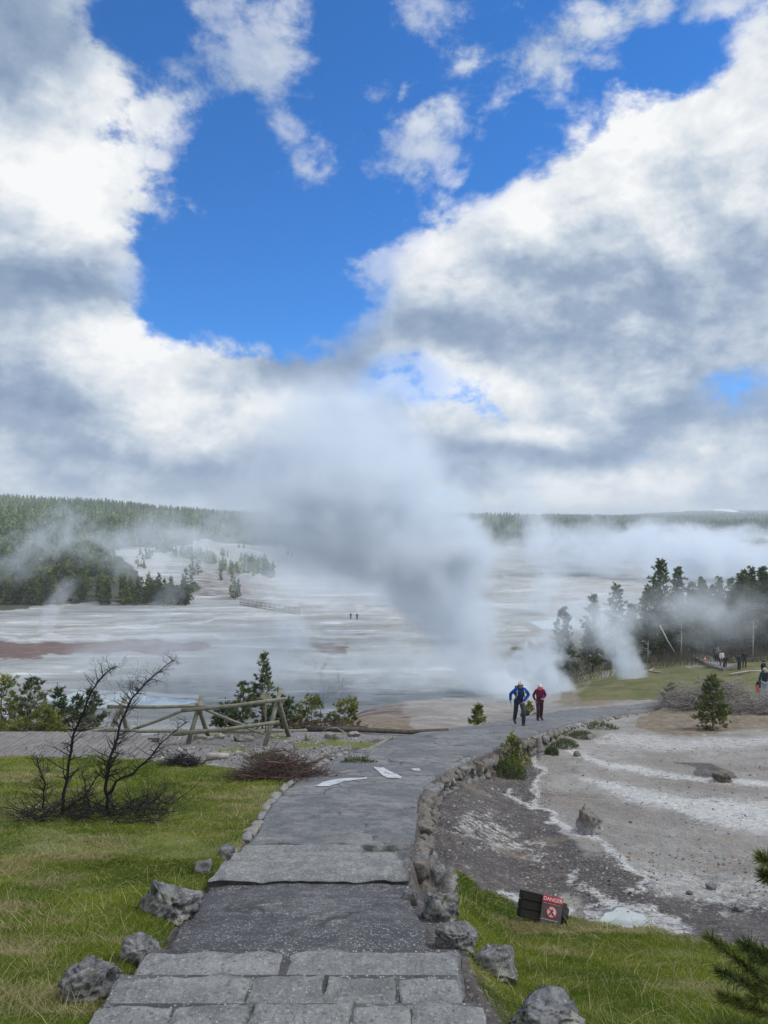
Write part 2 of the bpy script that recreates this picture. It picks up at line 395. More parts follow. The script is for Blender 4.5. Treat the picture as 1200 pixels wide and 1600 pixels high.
n2 = g.noise(g.vmath('ADD', st, (3.1, 1.7, 0.4)), 13.0, 5, 0.66, 0.3)
bw = g.vmath('ADD', st, g.vmath('MULTIPLY', g.noise(st, 9.0, 3, 0.65, out='Color'), (0.10, 0.10, 0.10)))
def billow(vec):
    vo = g.n('ShaderNodeTexVoronoi', feature='F1'); g.L.new(vec, vo.inputs['Vector']); vo.inputs['Scale'].default_value = 7.5
    vo.inputs['Detail'].default_value = 2.5; vo.inputs['Roughness'].default_value = 0.55; vo.inputs['Lacunarity'].default_value = 2.2; vo.normalize = True
    return g.math('SUBTRACT', 1.0, vo.outputs['Distance'])
bi = billow(bw); bi2 = billow(g.vmath('ADD', bw, (0.018, -0.006, 0.035)))
field = g.math('ADD', cv, g.math('MULTIPLY', g.math('SUBTRACT', n1, 0.5), 3.4))
field = g.math('ADD', field, g.math('MULTIPLY', g.math('SUBTRACT', n2, 0.5), 1.3)); field = g.math('ADD', field, g.math('MULTIPLY', g.math('SUBTRACT', bi, 0.6), 2.2))
low = g.ss(el, 0.02, 0.20, 0.42, 0.0); field = g.math('ADD', field, low)
high = g.math('MAXIMUM', g.ss(el, 0.68, 1.0, 0.0, 0.75), g.ss(sep.outputs[1], 0.45, -0.1, 0.0, 0.85)); field = g.math('ADD', field, high)  # unseen cloud added overhead and behind the camera for more, whiter light
alpha = g.ss(field, 0.05, 0.68)
alpha = g.math('MULTIPLY', alpha, g.math('MAXIMUM', g.ss(g.math('ADD', cv, g.math('MULTIPLY', n1, 0.25)), 0.15, 0.75, 0.5, 1.0), g.math('MAXIMUM', g.ss(el, 0.2, 0.05), g.ss(high, 0.05, 0.4))))
relief = g.math('ADD', g.math('MULTIPLY', g.math('SUBTRACT', n1, n1b), 1.5), g.math('MULTIPLY', g.math('SUBTRACT', bi, bi2), 1.1))
thick = g.ss(field, 0.3, 1.5, 0.0, 0.35)
tone = g.math('ADD', g.math('MULTIPLY_ADD', lt, 0.72, 0.65), relief)
tone = g.math('ADD', tone, g.math('MULTIPLY', high, 0.5))  # the added out-of-view cloud is brightened as well
tone = g.math('ADD', tone, g.math('MULTIPLY', g.math('SUBTRACT', n2, 0.5), 0.28))
tone = g.math('SUBTRACT', tone, g.math('MULTIPLY', thick, 0.35))
cr = g.n('ShaderNodeValToRGB'); g.L.new(tone, cr.inputs[0])
els = cr.color_ramp.elements
els[0].position = 0.0; els[0].color = (0.21, 0.30, 0.45, 1)
els[1].position = 1.0; els[1].color = (0.96, 0.97, 0.97, 1)
e = els.new(0.3); e.color = (0.33, 0.42, 0.56, 1)
e = els.new(0.55); e.color = (0.54, 0.62, 0.72, 1)
e = els.new(0.78); e.color = (0.78, 0.82, 0.86, 1)
SKYK = 0.1
bl = g.mix(1.0, bluesky, (SKYK, SKYK, SKYK), 'MULTIPLY')
skyc = g.mix(alpha, bl, cr.outputs[0])
bg = g.n('ShaderNodeBackground'); g.L.new(skyc, bg.inputs[0]); bg.inputs[1].default_value = 1.0
wo = g.n('ShaderNodeOutputWorld'); g.L.new(bg.outputs[0], wo.inputs[0])
w.cycles.sampling_method = 'MANUAL'; w.cycles.sample_map_resolution = 256

sun = bpy.data.lights.new('sun', 'SUN'); sun.energy = 2.7; sun.angle = math.radians(30); sun.color = (1.0, 0.985, 0.96)
so = bpy.data.objects.new('sun', sun); COL.objects.link(so)
d = Vector((math.sin(SUN_AZ) * math.cos(SUN_EL), math.cos(SUN_AZ) * math.cos(SUN_EL), math.sin(SUN_EL)))
so.rotation_euler = d.to_track_quat('Z', 'Y').to_euler()
# ------------------------------------------------------------------ ground sheet
def ground_grid():
    az_in = np.arctan(np.linspace(-0.62, 0.62, 470))
    side = np.linspace(math.atan(0.62), math.pi, 60)[1:]
    azs = np.concatenate([-side[::-1][1:], az_in, side])      # leaves one seam behind the eye, closed below
    r1 = np.exp(np.linspace(math.log(2.2), math.log(60), 430)); r2 = np.exp(np.linspace(math.log(60), math.log(700), 230))[1:]; r3 = np.exp(np.linspace(math.log(700), math.log(8500), 60))[1:]
    r0 = np.array([0.4, 0.9, 1.5]); rs = np.concatenate([r0, r1, r2, r3])
    return azs, rs
azs, rs = ground_grid(); NA, NR = len(azs), len(rs)
GA, GR = np.meshgrid(azs, rs); GX = GR * np.sin(GA); GY = GR * np.cos(GA)
GZ = ground_z(GX, GY)
gx, gy, gzz = GX.ravel(), GY.ravel(), GZ.ravel()
ysafe = np.maximum(gy, 0.5)
PXg = HX + F * gx / ysafe; PYg = HY - F * gzz / ysafe           # used once, to lay the patches of the land out on it
_wx = (fbm(PXg * 0.02, PYg * 0.07, oct=4, seed=31) - 0.5); _wy = (fbm(PXg * 0.025, PYg * 0.09, oct=4, seed=37) - 0.5)
_k = sstep(5, 12, gy); PXg = PXg + _wx * (26 + 40 * _k); PYg = PYg + _wy * (10 + 6 * sstep(20, 80, gy))     # no straight edges in nature
nz = lambda s, k: (fbm(gx * k, gy * k, oct=4, seed=s) - 0.5)
def region(poly, y0, y1, soft=6.0):
    """1 inside the outline (picture points on the ground between distances y0 and y1)"""
    m = (gy > y0) & (gy < y1); out = np.zeros(len(gx))
    if m.any():
        sd = poly_sd(PXg[m], PYg[m], poly); out[m] = sstep(-soft, soft, sd)
    return out
def stroke(pts, wid, y0, y1, soft=None):
    m = (gy > y0) & (gy < y1); out = np.zeros(len(gx))
    if m.any():
        d_ = line_d(PXg[m], PYg[m], pts); out[m] = sstep(wid * 1.6, wid * 0.2, d_)
    return out
mx = np.maximum
# grass: the near slope left of the path, the shelf right of it, the green bank beyond
grass = region([(-900, 1183), (150, 1184), (262, 1190), (330, 1196), (420, 1212), (470, 1222), (428, 1252), (395, 1300), (362, 1340), (318, 1385), (270, 1440), (236, 1500), (196, 1560), (130, 1700), (-900, 1700)], 1.0, 24, 5)
grass = mx(grass, region([(705, 1355), (742, 1385), (790, 1408), (828, 1432), (900, 1436), (1010, 1452), (1100, 1470), (1190, 1482), (1600, 1500), (1700, 1800), (850, 1800), (800, 1590), (745, 1515), (722, 1460), (712, 1400)], 1.0, 14, 7))
grass = mx(grass, 0.85 * region([(905, 1100), (935, 1060), (985, 1045), (1050, 1030), (1090, 1040), (1140, 1060), (1250, 1040), (1500, 1030), (1500, 1088), (1200, 1094), (1060, 1092), (1000, 1099)], 46, 130, 5))
grass = mx(grass, 0.95 * region([(1040, 1092), (1060, 1050), (1120, 1040), (1150, 1026), (1700, 1020), (1700, 1090), (1240, 1092)], 46, 118, 5))
grass = mx(grass, 0.7 * region([(820, 1060), (870, 1030), (1000, 1015), (1200, 1012), (1200, 1040), (960, 1052), (900, 1090)], 60, 170, 8))
grass = mx(grass, 0.6 * region([(262, 1140), (420, 1130), (440, 1140), (300, 1160)], 15, 26, 6))
grass = mx(grass, 0.8 * stroke([(455, 1166), (520, 1160), (590, 1166)], 6, 16, 26))
grass = mx(grass, 0.8 * stroke([(455, 1153), (430, 1150)], 5, 16, 28)); grass = mx(grass, 0.9 * stroke([(330, 1172), (370, 1166)], 4, 14, 28))
grass = mx(grass, (1 - sstep(0.4, 1.4, gy)))
# forest floor on the far hills and under the right-hand wood
forest = region([(-3000, 700), (-3000, 958), (0, 952), (120, 942), (235, 940), (310, 925), (300, 912), (240, 915), (190, 880), (170, 862), (260, 846), (380, 850), (450, 862), (1250, 850), (3000, 846), (3000, 700)], 215, 9000, 5)
forest = mx(forest, sstep(1100, 1500, GR.ravel()) * (GY.ravel() > 0)); forest = mx(forest, (GY.ravel() < 30) * sstep(60, 120, GR.ravel()))
brush = region([(1000, 1035), (985, 1000), (1040, 985), (1300, 985), (2500, 980), (2500, 1030), (1250, 1022), (1060, 1022), (1040, 1030)], 70, 240, 7)
brush = mx(brush, 0.8 * region([(800, 1010), (900, 985), (1000, 1000), (1000, 1030), (900, 1050), (830, 1050)], 60, 240, 10))
# dark cinders right of the path
dark = region([(650, 1330), (660, 1240), (700, 1212), (752, 1190), (800, 1170), (850, 1158), (842, 1180), (838, 1215), (850, 1260), (880, 1300), (930, 1345), (930, 1372), (880, 1400), (845, 1430), (800, 1420), (740, 1390), (690, 1350)], 6, 40, 16)
dark = mx(dark, 0.75 * region([(880, 1330), (960, 1330), (1040, 1390), (1200, 1400), (1400, 1420), (1400, 1500), (1100, 1480), (900, 1450)], 5, 20, 22))
dark = mx(dark, 0.9 * region([(1060, 1190), (1100, 1192), (1140, 1205), (1140, 1216), (1090, 1212)], 12, 40, 5))
SD = poly_sd(gx, gy, POLY); dark = mx(dark, 0.95 * sstep(-0.75, -0.3, SD) * (gy > 1.5) * (gy < 24))
dark = mx(dark, 0.55 * stroke([(1000, 1166), (1060, 1170), (1200, 1155)], 1.6, 12, 60))
# gravel round the fence and beside the boardwalk
gravel = region([(150, 1190), (-900, 1186), (-900, 1150), (0, 1152), (300, 1136), (450, 1136), (600, 1140), (680, 1140), (600, 1158), (540, 1176), (470, 1206), (440, 1210), (330, 1192), (250, 1188)], 14, 27, 4)
# brown dry margin and the dark bank under the pines
brown = region([(1000, 1110), (1060, 1095), (1200, 1092), (1500, 1090), (1500, 1128), (1160, 1140), (1100, 1150), (1050, 1148), (1000, 1136)], 24, 46, 8)
brown = mx(brown, region([(-900, 1150), (-900, 1060), (60, 1080), (300, 1100), (440, 1110), (640, 1125), (640, 1142), (440, 1140), (0, 1150)], 20, 50, 5))
brown = mx(brown, 0.6 * region([(850, 1100), (900, 1060), (960, 1075), (1000, 1090), (960, 1104), (880, 1108)], 42, 80, 6))
# white sinter runs
white = stroke([(835, 1185), (846, 1200), (838, 1222), (842, 1250), (852, 1266)], 7, 8, 40)
white = mx(white, stroke([(852, 1262), (880, 1290), (930, 1310), (962, 1335), (1000, 1362), (1010, 1390)], 8, 6, 30))
white = mx(white, stroke([(895, 1170), (930, 1186), (985, 1200), (1030, 1208), (1110, 1219), (1200, 1226), (1400, 1240)], 6, 10, 40))
white = mx(white, 1.0 * region([(885, 1212), (960, 1222), (1060, 1240), (1200, 1252), (1400, 1262), (1400, 1320), (1200, 1306), (1120, 1290), (1020, 1262), (940, 1245)], 7, 32, 10))
white = mx(white, 0.75 * region([(930, 1140), (1060, 1150), (1160, 1150), (1250, 1140), (1500, 1130), (1500, 1150), (1180, 1168), (1040, 1176), (940, 1166)], 20, 40, 9))
white = mx(white, 0.9 * stroke([(850, 1266), (820, 1250), (790, 1236)], 5, 8, 30)); white = mx(white, 0.85 * stroke([(890, 1360), (930, 1400), (945, 1420)], 9, 6, 20))
white = mx(white, 0.95 * stroke([(790, 1395), (830, 1405), (880, 1425)], 8, 6, 14)); white = mx(white, 0.8 * stroke([(980, 1390), (1060, 1402), (1150, 1412)], 7, 6, 14))
white = mx(white, 0.9 * region([(905, 1412), (950, 1404), (1010, 1412), (1060, 1432), (1090, 1452), (1060, 1462), (1000, 1462), (930, 1446), (900, 1436)], 5, 14, 6))
white = mx(white, 0.62 * region([(985, 1340), (1060, 1350), (1200, 1372), (1400, 1390), (1400, 1440), (1200, 1436), (1080, 1420), (1000, 1385)], 5, 16, 16))
white = mx(white, 0.6 * region([(690, 1295), (720, 1262), (760, 1268), (800, 1300), (860, 1330), (840, 1350), (760, 1325)], 8, 24, 8))
# the basin: pale runoff strands, a red-brown flat, milky pools
far = gy > 72
for P_, w_ in [([(-900, 1001), (0, 998), (200, 994), (420, 996), (640, 992), (760, 1000)], 3.2), ([(-400, 988), (0, 990), (120, 984), (260, 974), (420, 964), (520, 958)], 2.4), ([(180, 976), (260, 966), (330, 958), (420, 962)], 1.6),
               ([(395, 900), (450, 905), (520, 912), (600, 918)], 2.4), ([(420, 935), (520, 940), (640, 944)], 2.0), ([(560, 948), (600, 944), (660, 950), (560, 955)], 3), ([(600, 965), (700, 970), (800, 962)], 2.5),
               ([(780, 900), (900, 905), (1000, 912), (1250, 915)], 3.5), ([(780, 922), (900, 925), (960, 930)], 3), ([(0, 885), (200, 860), (280, 865), (250, 885), (190, 900)], 0.0), ([(520, 1092), (560, 1062), (600, 1045)], 3), ([(560, 1066), (620, 1072), (700, 1080)], 3), ([(780, 884), (900, 878), (960, 884)], 3),
               ([(760, 945), (850, 950), (950, 940)], 2)]:
    if w_: white = mx(white, stroke(P_, w_, 72, 900))
white = mx(white, 0.95 * region([(180, 862), (235, 856), (262, 868), (250, 900), (205, 905)], 220, 900, 5))
white = mx(white, 0.9 * region([(520, 1082), (545, 1066), (600, 1062), (650, 1078), (640, 1092), (560, 1095)], 72, 140, 4))
white = mx(white, 0.6 * region([(380, 885), (560, 880), (700, 900), (600, 925), (420, 925)], 200, 900, 10))
white = mx(white, 0.7 * region([(780, 905), (1000, 905), (1250, 915), (1250, 930), (900, 935), (780, 925)], 150, 900, 6))
red = region([(-900, 1008), (0, 1004), (120, 1002), (280, 1000), (330, 1008), (300, 1018), (160, 1022), (60, 1026), (0, 1032), (-900, 1036)], 72, 260, 3)
red = mx(red, 0.8 * region([(462, 1004), (500, 1002), (560, 1008), (560, 1020), (500, 1018)], 72, 260, 4))
red = mx(red, 0.45 * region([(280, 900), (330, 880), (400, 880), (400, 930), (300, 935)], 240, 700, 8)); red = mx(red, 0.55 * region([(440, 1108), (560, 1092), (620, 1100), (640, 1125), (450, 1128)], 26, 95, 8))
pool = region([(70, 1092), (110, 1086), (180, 1082), (290, 1090), (312, 1100), (250, 1106), (120, 1108), (70, 1104)], 72, 160, 2.5)
pool = mx(pool, region([(826, 970), (860, 966), (920, 968), (935, 976), (915, 984), (850, 982)], 100, 260, 2))
pool = mx(pool, region([(944, 1432), (955, 1420), (972, 1417), (992, 1428), (1012, 1440), (1018, 1449), (995, 1454), (950, 1452)], 5, 14, 3))
snow = region([(1090, 797), (1110, 793), (1165, 796), (1170, 800), (1100, 800)], 4500, 8900, 2) 
cols = np.arange(NA - 1); rows_ = np.arange(NR - 1)
I = (rows_[:, None] * NA + cols[None, :]).ravel()
Fq = np.stack([I, I + 1, I + NA + 1, I + NA], 1)
seam = np.stack([rows_ * NA + NA - 1, rows_ * NA, (rows_ + 1) * NA, (rows_ + 1) * NA + NA - 1], 1)
Vg = np.stack([gx, gy, gzz], 1); Vg = np.concatenate([Vg, [[0, 0, -1.6]]]); ctr = len(Vg) - 1
cap = np.stack([np.arange(NA), (np.arange(NA) + 1) % NA, np.full(NA, ctr)], 1)[:, ::-1]
pd = lambda a: np.concatenate([a, [0.0]])
# the ground under the path is asphalt crumb
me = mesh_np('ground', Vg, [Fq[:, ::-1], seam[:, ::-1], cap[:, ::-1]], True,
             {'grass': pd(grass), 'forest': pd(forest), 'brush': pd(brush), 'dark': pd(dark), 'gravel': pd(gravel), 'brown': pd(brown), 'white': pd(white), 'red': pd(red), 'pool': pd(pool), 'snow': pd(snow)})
m, nt = newmat('thermal ground'); g = NT(nt); v = g.pos()
dist = g.vmath('LENGTH', v)
nA = g.noise(v, 0.35, 6, 0.6); nB = g.noise(v, 3.0, 6, 0.65); nC = g.noise(v, 22.0, 4, 0.7); nD = g.noise(v, 0.045, 6, 0.6)
st_ = g.n('ShaderNodeMapping'); g.L.new(v, st_.inputs[0]); st_.inputs['Scale'].default_value = (0.02, 0.075, 0.0); nS = g.noise(st_.outputs[0], 1.6, 9, 0.68, 0.8)
st2 = g.n('ShaderNodeMapping'); g.L.new(v, st2.inputs[0]); st2.inputs['Scale'].default_value = (0.09, 0.34, 0.0); nS2 = g.noise(st2.outputs[0], 1.3, 8, 0.65, 1.2)
st3 = g.n('ShaderNodeMapping'); g.L.new(v, st3.inputs[0]); st3.inputs['Scale'].default_value = (0.16, 0.5, 0.0); nS3 = g.noise(st3.outputs[0], 1.3, 8, 0.7, 0.6)
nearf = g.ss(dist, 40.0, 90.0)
def edge(mask, amt, lo=0.35, hi=0.65, nn=None):
    nn = nn or nB
    return g.ss(g.math('ADD', mask, g.math('MULTIPLY', g.math('SUBTRACT', nn, 0.5), amt)), lo, hi)
# bare ground near: warm grey with rusty and pale patches
base = g.mix(g.ss(nA, 0.38, 0.62), (0.205, 0.198, 0.186), (0.30, 0.298, 0.29)); nE = g.noise(v, 9.0, 5, 0.7, 0.5); base = g.mix(g.ss(nE, 0.54, 0.68, 0, 0.75), base, (0.125, 0.108, 0.092)); base = g.mix(g.ss(nE, 0.40, 0.30, 0, 0.6), base, (0.40, 0.40, 0.385))
base = g.mix(g.ss(nB, 0.48, 0.66), base, (0.23, 0.19, 0.15)); base = g.mix(g.ss(nB, 0.40, 0.30, 0, 0.6), base, (0.17, 0.16, 0.15))
base = g.mix(g.ss(nC, 0.53, 0.68, 0, 0.85), base, (0.10, 0.088, 0.078)); base = g.mix(g.ss(nC, 0.40, 0.27, 0, 0.8), base, (0.56, 0.56, 0.54))
# far basin: streaky grey, tan and white
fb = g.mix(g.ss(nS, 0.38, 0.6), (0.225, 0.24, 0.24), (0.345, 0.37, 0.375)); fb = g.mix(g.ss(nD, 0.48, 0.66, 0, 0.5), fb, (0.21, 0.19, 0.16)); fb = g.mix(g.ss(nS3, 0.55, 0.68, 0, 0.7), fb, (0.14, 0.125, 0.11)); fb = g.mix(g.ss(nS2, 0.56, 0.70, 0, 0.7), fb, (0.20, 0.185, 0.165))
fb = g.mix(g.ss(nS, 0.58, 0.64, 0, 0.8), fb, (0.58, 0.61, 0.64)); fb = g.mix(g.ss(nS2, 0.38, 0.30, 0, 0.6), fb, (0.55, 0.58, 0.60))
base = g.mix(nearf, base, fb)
c = g.mix(edge(g.attr('red'), 3.5, 0.2, 0.8, nS3), base, g.mix(g.ss(nS3, 0.4, 0.62), (0.155, 0.095, 0.08), (0.10, 0.075, 0.07)))
c = g.mix(edge(g.attr('brown'), 0.7), c, g.mix(g.ss(nB, 0.35, 0.65), (0.13, 0.105, 0.075), (0.23, 0.19, 0.14)))
c = g.mix(edge(g.attr('gravel'), 0.5), c, g.mix(g.ss(nC, 0.35, 0.7), (0.12, 0.115, 0.115), (0.27, 0.265, 0.26)))
darkc = g.mix(g.ss(nB, 0.35, 0.7), (0.058, 0.053, 0.056), (0.105, 0.09, 0.08)); darkc = g.mix(g.ss(nC, 0.54, 0.68, 0, 0.85), darkc, (0.30, 0.29, 0.28)); darkc = g.mix(g.ss(nC, 0.42, 0.3, 0, 0.8), darkc, (0.03, 0.028, 0.028)); darkc = g.mix(g.ss(nA, 0.56, 0.66, 0, 0.7), darkc, (0.19, 0.15, 0.115))
c = g.mix(edge(g.attr('dark'), 1.1, 0.3, 0.7), c, darkc)
wn = g.math('ADD', g.math('MULTIPLY', g.math('ADD', nB, nE), 0.38), g.math('MULTIPLY', nC, 0.24))
whc = g.mix(g.ss(nB, 0.35, 0.65), (0.62, 0.64, 0.66), (0.42, 0.42, 0.41)); whc = g.mix(g.ss(nC, 0.52, 0.66, 0, 0.7), whc, (0.20, 0.19, 0.18))
wm_near = edge(g.attr('white'), 7.0, 0.35, 1.3, wn); wm_far = g.math('MULTIPLY', edge(g.attr('white'), 4.0, 0.35, 1.5, nS3), 0.85)
c = g.mix(g.mix(nearf, wm_near, wm_far), c, whc)
gcol = g.mix(g.ss(nB, 0.35, 0.65), (0.085, 0.115, 0.022), (0.15, 0.175, 0.04)); gcol = g.mix(g.ss(nA, 0.52, 0.66, 0, 0.8), gcol, (0.19, 0.17, 0.08)); gcol = g.mix(g.ss(nE, 0.62, 0.7, 0, 0.8), gcol, (0.07, 0.055, 0.035)); gcol = g.mix(g.ss(nC, 0.55, 0.7, 0, 0.7), gcol, (0.035, 0.035, 0.018))
gcol = g.mix(g.ss(dist, 30.0, 50.0, 0, 0.85), gcol, g.mix(g.ss(nA, 0.4, 0.6), (0.085, 0.095, 0.032), (0.15, 0.13, 0.06)))
c = g.mix(edge(g.attr('grass'), 1.6, 0.35, 0.75), c, gcol)
c = g.mix(edge(g.attr('brush'), 0.8), c, g.mix(g.ss(nA, 0.35, 0.65), (0.075, 0.062, 0.05), (0.10, 0.105, 0.05)))
c = g.mix(edge(g.attr('forest'), 0.5, 0.4, 0.6, nD), c, g.mix(g.ss(nD, 0.4, 0.6), (0.045, 0.055, 0.034), (0.06, 0.068, 0.04)))
c = g.mix(edge(g.attr('snow'), 1.0, 0.4, 0.6, nD), c, (0.8, 0.82, 0.85))
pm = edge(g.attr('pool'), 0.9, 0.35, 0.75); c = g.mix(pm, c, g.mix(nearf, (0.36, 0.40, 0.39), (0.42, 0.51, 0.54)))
rg = g.mix(pm, (0.88, 0.88, 0.88), (0.12, 0.12, 0.12))
hb = g.math('ADD', g.math('ADD', g.math('MULTIPLY', nB, 1.0), g.math('MULTIPLY', nC, 0.45)), g.math('MULTIPLY', nA, 1.4))
hb = g.math('MULTIPLY', hb, g.math('SUBTRACT', 1.0, pm))
p = g.out(c, rg, g.bump(hb, 0.9, 0.10), 0.25)
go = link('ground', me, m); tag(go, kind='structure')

# ------------------------------------------------------------------ asphalt path
def asphalt(name, dark_, light_, speck=0.5):
    m, nt = newmat(name); g = NT(nt); v = g.pos()
    a = g.noise(v, 0.7, 5, 0.6); b = g.noise(v, 5, 6, 0.7); s_ = g.n('ShaderNodeTexVoronoi', feature='F1'); g.L.new(v, s_.inputs['Vector']); s_.inputs['Scale'].default_value = 58
    s2 = g.noise(v, 60, 3, 0.6)
    c = g.mix(g.ss(a, 0.42, 0.58), dark_, light_); c = g.mix(g.ss(g.noise(v, 1.9, 5, 0.65, 0.4), 0.55, 0.66, 0, 0.6), c, tuple(q * 0.62 for q in dark_)); c = g.mix(g.ss(b, 0.35, 0.7, 0, 0.7), c, tuple(q * 0.55 for q in dark_))
    rc = g.n('ShaderNodeSeparateColor'); g.L.new(s_.outputs['Color'], rc.inputs[0])
    sp = g.math('MULTIPLY', g.ss(rc.outputs[0], 0.58, 0.9), g.ss(s_.outputs['Distance'], 0.62, 0.25)); sp = g.math('MULTIPLY', sp, g.ss(b, 0.68, 0.42))
    c = g.mix(g.math('MULTIPLY', sp, speck), c, (0.42, 0.42, 0.42)); c = g.mix(g.ss(s2, 0.5, 0.75, 0, 0.6), c, (0.035, 0.035, 0.037))
    # worn cracks
    cr_ = g.n('ShaderNodeTexVoronoi', feature='DISTANCE_TO_EDGE'); wv = g.vmath('ADD', v, g.vmath('MULTIPLY', g.noise(v, 2.2, 4, 0.6, out='Color'), (0.9, 0.9, 0.0)))
    g.L.new(wv, cr_.inputs['Vector']); cr_.inputs['Scale'].default_value = 0.55
    ck = g.math('MULTIPLY', g.ss(cr_.outputs['Distance'], 0.028, 0.004), g.ss(a, 0.46, 0.55)); c = g.mix(g.math('MULTIPLY', ck, 0.8), c, (0.03, 0.03, 0.03))
    h = g.math('ADD', g.math('MULTIPLY', s2, 0.5), g.math('SUBTRACT', g.math('MULTIPLY', b, 0.8), g.math('MULTIPLY', ck, 0.8)))
    g.out(c, g.ss(a, 0.42, 0.6, 0.64, 0.88), g.bump(h, 0.8, 0.018), 0.4); return m
M_asph = asphalt('worn asphalt', (0.105, 0.108, 0.112), (0.18, 0.184, 0.188), 0.6)
M_asph2 = asphalt('old coarse asphalt', (0.052, 0.050, 0.052), (0.105, 0.106, 0.11), 0.9)
def strip_mesh(name, i0, i1, ncross, m, lift, seed, edge_jit=0.05, inset=0.0, endjit=0.0):
    ii = np.arange(i0, i1); L_ = LL[ii]; R_ = RR[ii]; wd = np.hypot(*(R_ - L_).T)[:, None]
    tt = np.linspace(0, 1, ncross)
    jl = (fbm(ii * 0.09, ii * 0 + seed, oct=4, seed=seed) - 0.5) * edge_jit * 2 + inset; jr = (fbm(ii * 0.09, ii * 0 + seed + 9, oct=4, seed=seed + 4) - 0.5) * edge_jit * 2 + inset
    a = jl[:, None] / wd; b = 1 - jr[:, None] / wd
    T_ = a + (b - a) * tt[None, :]
    X = L_[:, :1] * (1 - T_) + R_[:, :1] * T_; Y = L_[:, 1:] * (1 - T_) + R_[:, 1:] * T_
    if endjit:
        e_ = (fbm(X[0] * 3, X[0] * 0 + seed, oct=4, seed=seed + 7) - 0.5) * endjit
        fade = np.clip(1 - (np.arange(len(ii)) / 12.0), 0, 1)[:, None]; Y = Y + e_[None, :] * fade
        e_ = (fbm(X[-1] * 3, X[-1] * 0 + seed, oct=4, seed=seed + 17) - 0.5) * endjit
        fade = np.clip(1 - ((len(ii) - 1 - np.arange(len(ii))) / 12.0), 0, 1)[:, None]; Y = Y + e_[None, :] * fade
    Z = -pdrop(Y) + lift + (fbm(X * 1.1, Y * 1.1, oct=3, seed=21) - 0.5) * 0.06 + (fbm(X * 5, Y * 5, oct=3, seed=23) - 0.5) * 0.015
    # crown and sunken edges
    Z = Z - 0.03 * (2 * tt[None, :] - 1)**4
    n, k = X.shape
    V = np.stack([X, Y, Z], 2).reshape(-1, 3); I = (np.arange(n - 1)[:, None] * k + np.arange(k - 1)[None, :]).ravel()
    Q = np.stack([I, I + 1, I + k + 1, I + k], 1)
    # skirt so that the slab has a thickness
    rim = np.concatenate([np.arange(k), np.arange(1, n) * k + k - 1, (n - 1) * k + np.arange(k - 1)[::-1], np.arange(1, n - 1)[::-1] * k])
    base = len(V); Vs = V[rim].copy(); Vs[:, 2] -= 0.14; V = np.concatenate([V, Vs]); nr = len(rim); j = np.arange(nr)
    S = np.stack([rim[j], base + j, base + (j + 1) % nr, rim[(j + 1) % nr]], 1)
    o = link(name, mesh_np(name, V, [Q, S]), m); tag(o, kind='structure'); return o
def idx_at(y): return int(np.argmin(np.abs((LL[:, 1] + RR[:, 1]) / 2 - y)))
iA, iB, iC = idx_at(5.05), idx_at(8.3), idx_at(9.75)
strip_mesh('path', iA - 6, iB + 6, 70, M_asph2, -0.02, 5, 0.05, 0.03)
strip_mesh('path', iC, NPATH - 1, 60, M_asph, 0.0, 8, 0.07, 0.02, 0.35)
strip_mesh('path', iB - 4, iC + 16, 40, M_asph2, -0.065, 14, 0.03)
# pale worn-through patches on the path
def patch(name, pts, m, lift=0.012):
    b = MB(); P = []
    for i in range(len(pts)):
        a, c_ = pts[i], pts[(i + 1) % len(pts)]
        for t in (0, .34, .67): P.append((a[0] * (1 - t) + c_[0] * t + random.uniform(-.7, .7), a[1] * (1 - t) + c_[1] * t + random.uniform(-.4, .4)))
    W = []
    for q in P:
        y = P_at(q[1]); x = w_of(q[0], y); W.append(Vector((x, y, 0)))
    c0 = sum(W, Vector()) / len(W)
    def zz(x, y): return float(-pdrop(y) + (fbm(np.array([x * 1.1]), np.array([y * 1.1]), oct=3, seed=21)[0] - 0.5) * 0.06 + (fbm(np.array([x * 5]), np.array([y * 5]), oct=3, seed=23)[0] - 0.5) * 0.015 + lift)
    n = len(W); V = []
    R_ = 6
    for r_ in range(1, R_ + 1):
        for q in W:
            p_ = c0.lerp(q, r_ / R_); V.append((p_.x, p_.y, zz(p_.x, p_.y)))
    V.append((c0.x, c0.y, zz(c0.x, c0.y))); Fs = []
    for r_ in range(R_ - 1):
        for k in range(n): Fs.append((r_ * n + k, r_ * n + (k + 1) % n, (r_ + 1) * n + (k + 1) % n, (r_ + 1) * n + k))
    for k in range(n): Fs.append((len(V) - 1, (k + 1) % n, k)[::-1])
    b.add(V, Fs); o = b.build(name, m); tag(o, kind='structure'); return o
M_pale = mat_simple('pale cement', (0.50, 0.52, 0.54), 0.5, 0.2, 6, 0.3, spec=0.5)
M_hole = mat_simple('pothole crumb', (0.05, 0.05, 0.052), 0.9, 0.3, 9, 0.8)
patch('path_patch', [(492, 1230), (505, 1222), (530, 1217), (572, 1215), (574, 1217), (545, 1220), (530, 1225), (515, 1229)], M_pale)
patch('path_patch', [(583, 1199), (600, 1199), (608, 1204), (628, 1214), (626, 1217), (606, 1215), (596, 1210), (592, 1205)], M_pale)
patch('path_patch', [(642, 1201), (655, 1200.5), (658, 1203), (648, 1204)], M_pale)
